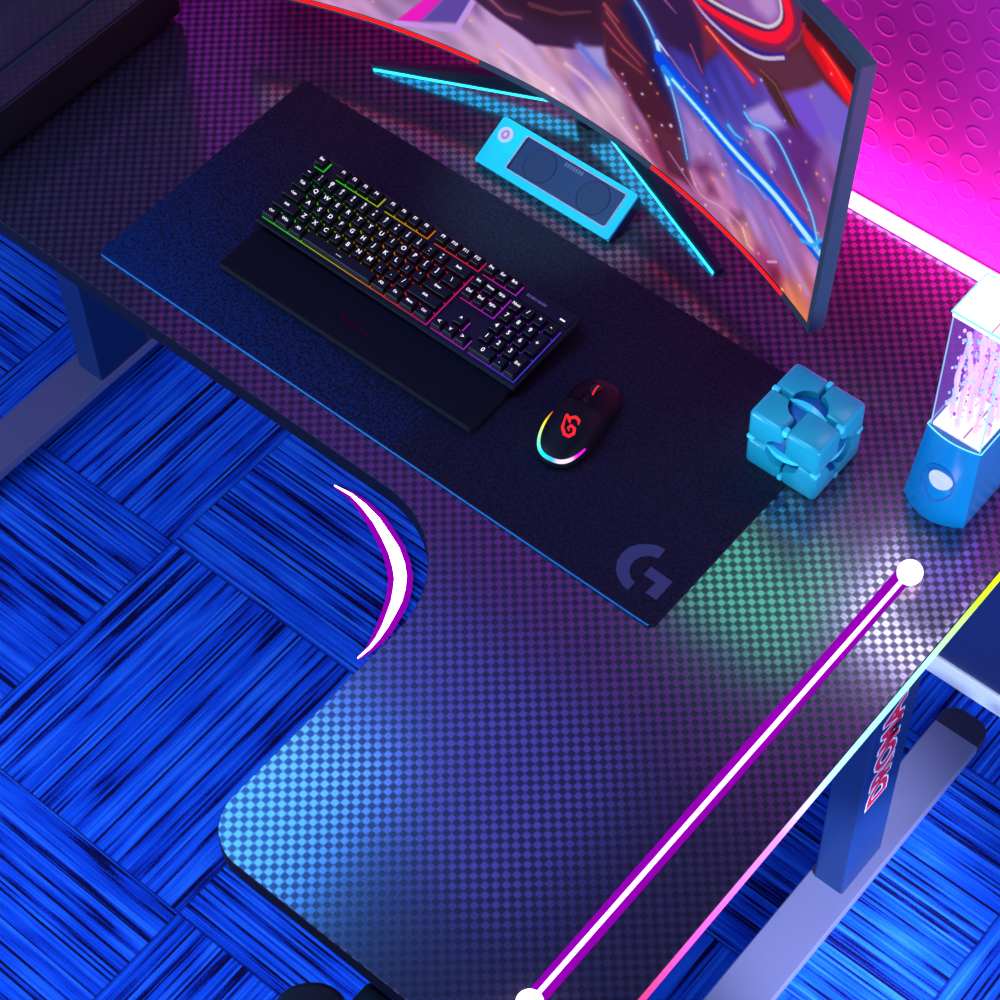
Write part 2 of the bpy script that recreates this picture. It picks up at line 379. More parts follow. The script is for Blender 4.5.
mb = MB()
for x0, x1, y0, y1 in ((0, 15, 0, 5), (0, 1, 5.3, 6.3), (2, 6, 5.3, 6.3), (6.5, 10.5, 5.3, 6.3), (11, 15, 5.3, 6.3), (15.25, 18.25, 5.3, 6.3), (15.25, 18.25, 3, 5), (15.25, 18.25, 0, 1), (16.25, 17.25, 1, 2), (18.5, 22.5, 0, 5)):
    mb.box(KX + x0 * P_ + .0015, KX + x1 * P_ - .0005, KY + y0 * P_ + .0010, KY + y1 * P_ - .0015, PT + .0165, PT + .0172)
mb.build('backlight', M['key_backlight'], kb)
M['keycap'] = pm('keycap', (.005, .005, .009, 1), .5, 0, .3)
M['legend'] = emat('key_legend', (.92, .86, 1., 1), 1.25)
TXT = {}
def legend(txt, size):
    if (txt, size) not in TXT: TXT[txt, size] = text_mesh(txt, size, 0., .00012)
    return TXT[txt, size].copy()
def keycap(x, y, w, h, txt, lead=False):
    """x, y in key units from the front left corner of the key field"""
    wx, wy = w * P_, h * P_
    t = bmesh.new(); z0, z1 = PT + .0195, PT + .0285; cx, cy = KX + (x + w / 2) * P_, KY + (y + h / 2) * P_
    def ring(mx, my, z, dy=0): return [Vector((cx + sx * (wx / 2 - mx), cy + sy * (wy / 2 - my) + dy, z)) for sx, sy in ((-1, -1), (1, -1), (1, 1), (-1, 1))]
    loops = [ring(.0011, .0011, z0), ring(.0013, .0013, z0 + .002), ring(.0028, .0024, z1 - .0008, .0006), ring(.0034, .003, z1, .0006)]
    R = [[t.verts.new(v) for v in L] for L in loops]
    for a, b in zip(R[:-1], R[1:]):
        for k in range(4): t.faces.new((a[k], a[(k + 1) % 4], b[(k + 1) % 4], b[k]))
    t.faces.new(R[-1]); t.faces.new(R[0][::-1])
    bmesh.ops.recalc_face_normals(t, faces=t.faces[:])
    mb = MB(); mb.merge(t)
    if txt:
        mb.mi = 1; n = len(txt.replace('\n', ''))
        sz = .0088 if len(txt) == 1 else (.0056 if '\n' in txt else (.0060 if len(txt) <= 3 else .0046))
        q = legend(txt, sz)
        mb.merge(q, Matrix.Translation((cx, cy + (.0018 if len(txt) > 1 else .0012), z1 + .0002)))
    return mb.build('keycap', [M['keycap'], M['legend']], kb)
def row(y, x, keys):
    for k in keys:
        if isinstance(k, (int, float)): x += k; continue
        txt, w = k if isinstance(k, tuple) else (k, 1)
        keycap(x, y, w, 1, txt); x += w
row(0, 0, [('Ctrl', 1.25), ('Win', 1.25), ('Alt', 1.25), ('____', 6.25), ('Alt', 1.25), ('Fn', 1.25), ('Menu', 1.25), ('Ctrl', 1.25), .25, '<', 'v', '>', .25, ('0', 2), '.'])
row(1, 0, [('Shift', 2.25)] + list('ZXCVBNM,./') + [('Shift', 2.75), 1.25, '^', 1.25] + list('123'))
row(2, 0, [('Caps', 1.75)] + list("ASDFGHJKL;'") + [('Enter', 2.25), 3.5] + list('456'))
row(3, 0, [('Tab', 1.5)] + list('QWERTYUIOP[]') + [('\\', 1.5), .25, 'Del', 'End', 'PgDn', .25] + list('789'))
row(4, 0, ['~', '!\n1', '@\n2', '#\n3', '$\n4', '%\n5', '^\n6', '&\n7', '*\n8', '(\n9', ')\n0', '_\n-', '+\n=', ('Back', 2), .25, 'Ins', 'Home', 'PgUp', .25, 'Num', '/', '*', '-'])
row(5.3, 0, ['Esc', 1, 'F1', 'F2', 'F3', 'F4', .5, 'F5', 'F6', 'F7', 'F8', .5, 'F9', 'F10', 'F11', 'F12', .25, 'Prt', 'Scr', 'Brk'])
keycap(21.5, 2, 1, 2, '+'); keycap(21.5, 0, 1, 2, 'Ent')
# tiny unreadable maker's label
mb = MB(); M['label_grey'] = pm('label_print', c(170, 170, 190), .5)
for k, wd in enumerate((.0028, .0022, .003, .0024, .0018, .0028, .0022, .0026, .002)):
    x = KX + 18.75 * P_ + k * .0036; mb.prism([(x, KY + 5.78 * P_), (x + wd, KY + 5.78 * P_), (x + wd + .001, KY + 5.98 * P_), (x + .001, KY + 5.98 * P_)], PT + .0185, PT + .0187)
mb.build('maker_label', M['label_grey'], kb)
# glowing bar standing in for small print at the far right
mb = MB(); mb.box(KX + 21.75 * P_, KX + 22.15 * P_, KY + 5.62 * P_, KY + 5.72 * P_, PT + .0185, PT + .0191); mb.build('print_bar', M['legend'], kb)

for x in (.17, .536):
    mb = MB(); mb.box(x - .012, x + .012, .280, .286, PT - .0125, PT + .002, .001); mb.build('riser_foot', M['rubber'], kb)
kb.rotation_euler = (math.radians(6.), 0, math.radians(-.6))

# ------------------------------------------------------------------ wrist rest
M['rest'] = pm('rest_leather', (.007, .007, .013, 1), .7, 0, .2)
wr = thing('wrist_rest', (.357, .117, PT), 'flat black wrist rest lying in front of the keyboard', 'wrist rest')
mb = MB(); mb.box(.1425, .5705, .0785, .1590, PT, PT + .011, .003, 3); mb.build('cushion', M['rest'], wr)
mb = MB(); x = .336
sh = [(.326, .117), (.330, .1175), (.334, .117), (.3335, .1105), (.330, .106), (.3265, .1105)]
mb.prism(sh, PT + .0106, PT + .01115)
for k in range(9):
    x = .3375 + k * .0042; mb.prism([(x, .1085), (x + .003, .1085), (x + .0038, .1145), (x + .0008, .1145)], PT + .0106, PT + .01115)
mb.build('embossed_label', M['black_gloss'], wr)

# ------------------------------------------------------------------ mouse
MC = Vector((.6665, .1745)); MA = math.radians(8.5); ma, mbb, mp = .0340, .0735, 2.7
def mloc(x, y):
    d = Vector((x, y)) - MC; return (d.x * math.cos(-MA) - d.y * math.sin(-MA), d.x * math.sin(-MA) + d.y * math.cos(-MA))
def mworld(x, y, z): return Vector((MC.x + x * math.cos(MA) - y * math.sin(MA), MC.y + x * math.sin(MA) + y * math.cos(MA), z))
def waist(y): return 1. - .09 * math.exp(-((y - .012) / .022) ** 2)
def mh(x, y):
    t = min(1., (abs(x / (ma * waist(y))) ** mp + abs(y / mbb) ** mp) ** (1 / mp))
    top = .0375 - .016 * (abs(y + .012) / mbb) ** 2
    return .004 + (top - .004) * (1 - t ** 3.4) ** .42
def mring(t, z=None, n=72, grow=0.):
    out = []
    for k in range(n):
        a = 2 * PI * k / n; ca, sa = math.cos(a), math.sin(a)
        r = (abs(ca / ma) ** mp + abs(sa / mbb) ** mp) ** (-1 / mp) * t
        x, y = r * ca, r * sa; x *= waist(y)
        out.append(mworld(x, y, PT + (mh(x, y) if z is None else z)))
    return out
ms = thing('computer_mouse', (MC.x, MC.y, PT), 'black wireless mouse with glowing red emblem and rainbow tail on the desk mat', 'mouse')
mb = MB(); mb.loft([mring(.93, .0), mring(.985, .0025), mring(1., .005), mring(.995)] + [mring(t) for t in (.985, .97, .95, .92, .88, .82, .75, .65, .5, .35, .2, .08)], smooth=True)
mb.build('shell', pm('mouse_shell', (.004, .0035, .007, 1), .55, 0, .25), ms, math.radians(50))
M['mouse_button'] = pm('mouse_button', (.007, .004, .009, 1), .5, 0, .3)
for sgn in (-1, 1):
    t = bmesh.new(); NX, NY = 8, 10; V = []
    for j in range(NY + 1):
        y = .010 + .005 * sgn * 0 + (.0545 - .010) * j / NY; r_ = []
        lim = ma * waist(y) * max(.0, (1 - (y / mbb) ** mp)) ** (1 / mp) * .93
        for i in range(NX + 1):
            x = sgn * (.0052 + (lim - .0052) * i / NX); r_.append(t.verts.new(mworld(x, y, PT + mh(x, y) + .0009)))
        V.append(r_)
    for j in range(NY):
        for i in range(NX): t.faces.new((V[j][i], V[j][i + 1], V[j + 1][i + 1], V[j + 1][i])).smooth = True
    bmesh.ops.solidify(t, geom=t.faces[:], thickness=.0012); bmesh.ops.recalc_face_normals(t, faces=t.faces[:])
    mb = MB(); mb.merge(t); mb.build('button', M['mouse_button'], ms)
wz = PT + mh(0, .036)
mb = MB(); a = mworld(-.004, .036, wz - .004); b = mworld(.004, .036, wz - .004); mb.cyl(a, b, .0105, 24); wh = mb.build('scroll_wheel', M['rubber'], ms)
M['red_glow'] = emat('red_glow', (1, .02, .03, 1), 1.3)
mb = MB(); a = mworld(.0010, .036, wz - .004); b = mworld(.0030, .036, wz - .004); mb.cyl(a, b, .0107, 24); mb.build('wheel_light', M['red_glow'], wh)
mb = MB(); a = mworld(-.003, .019, PT + mh(0, .019)); b = mworld(.003, .019, PT + mh(0, .019)); mb.obox(Matrix.Translation(mworld(0, .018, PT + mh(0, .018) + .0004)) @ Matrix.Rotation(MA, 4, 'Z'), .006, .011, .002, .0008); mb.build('selector_key', M['black_gloss'], ms)
# emblem: strokes laid on the curved back
def on_mouse(q, dz): x, y = mloc(*q); return mworld(x, y, PT + mh(x, y) + dz)
def stroke(mb, pts, w):
    t = bmesh.new(); N = len(pts); prev = None
    P2 = []
    for i in range(N - 1):
        for k in range(4):
            u = k / 4; P2.append(Vector(pts[i]).lerp(Vector(pts[i + 1]), u))
    P2.append(Vector(pts[-1]))
    for i, p in enumerate(P2):
        d = (P2[min(i + 1, len(P2) - 1)] - P2[max(i - 1, 0)]).normalized(); n = Vector((-d.y, d.x))
        f = i / (len(P2) - 1); ww = w * (.35 + .65 * min(1, 4 * f, 4 * (1 - f)))
        pair = [t.verts.new(on_mouse(p + n * ww, .0006)), t.verts.new(on_mouse(p - n * ww, .0006))]
        if prev: t.faces.new((prev[0], prev[1], pair[1], pair[0]))
        prev = pair
    bmesh.ops.recalc_face_normals(t, faces=t.faces[:])
    bmesh.ops.solidify(t, geom=t.faces[:], thickness=.0004)
    mb.merge(t)
mb = MB()
stroke(mb, [(0.6816, 0.1532), (0.6784, 0.1584), (0.6717, 0.1599), (0.6679, 0.1546), (0.6605, 0.1539)], .0020)
stroke(mb, [(0.6602, 0.1560), (0.6644, 0.1471), (0.668, 0.1391), (0.6754, 0.1336), (0.6816, 0.1346), (0.6842, 0.1407), (0.6811, 0.1463), (0.6752, 0.1471), (0.674, 0.1424), (0.6778, 0.1399)], .0019)
stroke(mb, [(0.6605, 0.1575), (0.6665, 0.1530), (0.672, 0.149)], .0016)
mb.build('emblem', M['red_glow'], ms)['label'] = 'red curled dragon emblem'
# rainbow tail light, one colour band after another round the back
m = bpy.data.materials.new('tail_light'); m.use_nodes = True; t = NT(m); t.n.clear()
at = t.new('ShaderNodeAttribute'); at.attribute_name = 'Col'; e = t.new('ShaderNodeEmission'); e.inputs[1].default_value = 1.3; o = t.new('ShaderNodeOutputMaterial')
t.link(at.outputs['Color'], e.inputs[0]); t.link(e.outputs[0], o.inputs[0])
mb = MB(); path = []; cols = []
stops = [(0, (1, .02, .02)), (.12, (1, .35, 0)), (.25, (1, .9, .05)), (.42, (.3, 1, .5)), (.55, (0, .9, 1)), (.68, (.05, .45, 1)), (.74, (.95, .7, 1)), (.84, (.95, .7, 1)), (.88, (.9, .02, .9)), (1, (.8, .0, .8))]
NA = 40
for k in range(NA + 1):
    f = k / NA; a = math.radians(198 + 110 * f); ca, sa = math.cos(a), math.sin(a)
    r = (abs(ca / ma) ** mp + abs(sa / mbb) ** mp) ** (-1 / mp) * .955; x, y = r * ca, r * sa; x *= waist(y)
    path.append(mworld(x, y, PT + mh(x, y) - .0004))
mb.tube(path, [.0016 + .0012 * min(1, 5 * (k / NA), 5 * (1 - k / NA)) for k in range(NA + 1)], 8)
tl = mb.build('tail_light', m, ms)
ca_ = tl.data.color_attributes.new('Col', 'FLOAT_COLOR', 'POINT')
off = ms.location
for i, v in enumerate(tl.data.vertices):
    w = Vector(v.co) + off; k = min(range(NA + 1), key=lambda j: (path[j] - w).length_squared); f = k / NA
    for (p0, c0), (p1, c1) in zip(stops[:-1], stops[1:]):
        if p0 <= f <= p1:
            u = (f - p0) / (p1 - p0); ca_.data[i].color = tuple(a + (b - a) * u for a, b in zip(c0, c1)) + (1.,); break

# ------------------------------------------------------------------ monitor
MXC, MYM, MR, MZB, MHW, MT, MH = .3533, .5157, 1.1667, 1.0166, .4809, .0859, .423
TH = math.asin(MHW / MR); SMAX = TH * MR
def mon(s_, h, b=0.):
    """point on the curved screen: arc length, height up the panel, depth behind its front"""
    th = s_ / MR; y = MYM - MR * (1 - math.cos(th)); x = MXC + MR * math.sin(th)
    n = Vector((math.sin(th), math.cos(th) * math.cos(MT), -math.sin(MT) * math.cos(th)))
    return Vector((x, y + h * math.sin(MT), MZB + h * math.cos(MT))) + n * b
mn = thing('curved_monitor', (MXC, .58, D), 'wide curved monitor with glowing artwork on screen and a V-shaped stand', 'monitor')
def shell(mb, s0, s1, h0, h1, b0, b1, n=48):
    loops = []
    for k in range(n + 1):
        q = s0 + (s1 - s0) * k / n
        loops.append([mon(q, h0, b0), mon(q, h0, b1), mon(q, h1, b1), mon(q, h1, b0)])
    mb.loft(loops)
mb = MB(); shell(mb, -SMAX, SMAX, 0, MH, .0012, .021)
shell(mb, -.30, .30, .08, MH - .06, .021, .045)
mb.build('housing', M['monitor_grey'], mn, math.radians(30))
mb = MB(); bt, bs = .007, .007
shell(mb, -SMAX, SMAX, 0, .0095, -.001, .0012); shell(mb, -SMAX, SMAX, MH - bt, MH, -.001, .0012)
shell(mb, -SMAX, -SMAX + bs, .0095, MH - bt, -.001, .0012, 2); shell(mb, SMAX - bs, SMAX, .0095, MH - bt, -.001, .0012, 2)
mb.build('bezel', M['bezel'], mn, math.radians(30))
M['red_bar'] = emat('red_bar', (1, .006, .006, 1), 2.)
for s0, s1 in ((-.47, -.128), (.168, .432)):
    mb = MB(); shell(mb, s0, s1, .0046, .0092, -.0022, -.001, 20); mb.build('accent_light', M['red_bar'], mn)['label'] = 'red light line along the lower bezel'
PAINT_BASE=[((-0.3431,0.0152),(205,150,200)),((-0.2214,0.0352),(185,145,195)),((-0.2521,0.0567),(160,120,170)),((-0.0648,0.076),(195,155,205)),((-0.0942,0.0091),(205,165,205)),((0.0016,0.0626),(195,140,170)),((-0.0199,0.007),(230,190,205)),((0.1093,0.0109),(190,140,180)),((0.0716,0.0376),(205,165,190)),((0.0343,0.0738),(150,110,190)),((0.2458,0.0939),(165,125,195)),((0.2613,0.0551),(185,120,170)),((0.3009,0.0531),(195,125,180)),((0.38,0.0177),(160,60,120)),((0.4703,0.0155),(225,130,90)),((0.4169,-0.0011),(215,110,90)),((0.3457,0.0307),(205,130,130)),((0.2262,0.2256),(60,45,150)),((0.2397,0.1959),(62,55,160)),((0.3013,0.2185),(75,60,165)),((0.3768,0.2317),(110,75,180)),((0.4593,0.3167),(125,95,190)),((0.4988,0.2907),(140,110,200)),((0.497,0.2424),(140,80,160)),((0.4264,0.1946),(110,50,120)),((0.4361,0.1543),(150,60,130)),((0.4931,0.1076),(190,130,185)),((0.4312,0.0825),(165,105,170)),((0.3843,0.0994),(150,100,180)),((0.3245,0.0899),(140,110,195)),((0.3624,0.1553),(100,60,150)),((0.1382,0.2285),(60,30,110)),((-0.0996,0.1409),(120,70,140)),((0.3165,0.1336),(90,80,190)),((0.4009,0.0717),(155,110,190)),((0.3606,0.0613),(175,130,200)),((0.2389,0.0111),(165,90,140)),((0.1821,0.0109),(150,60,100)),((0.4854,0.0483),(210,100,100))]
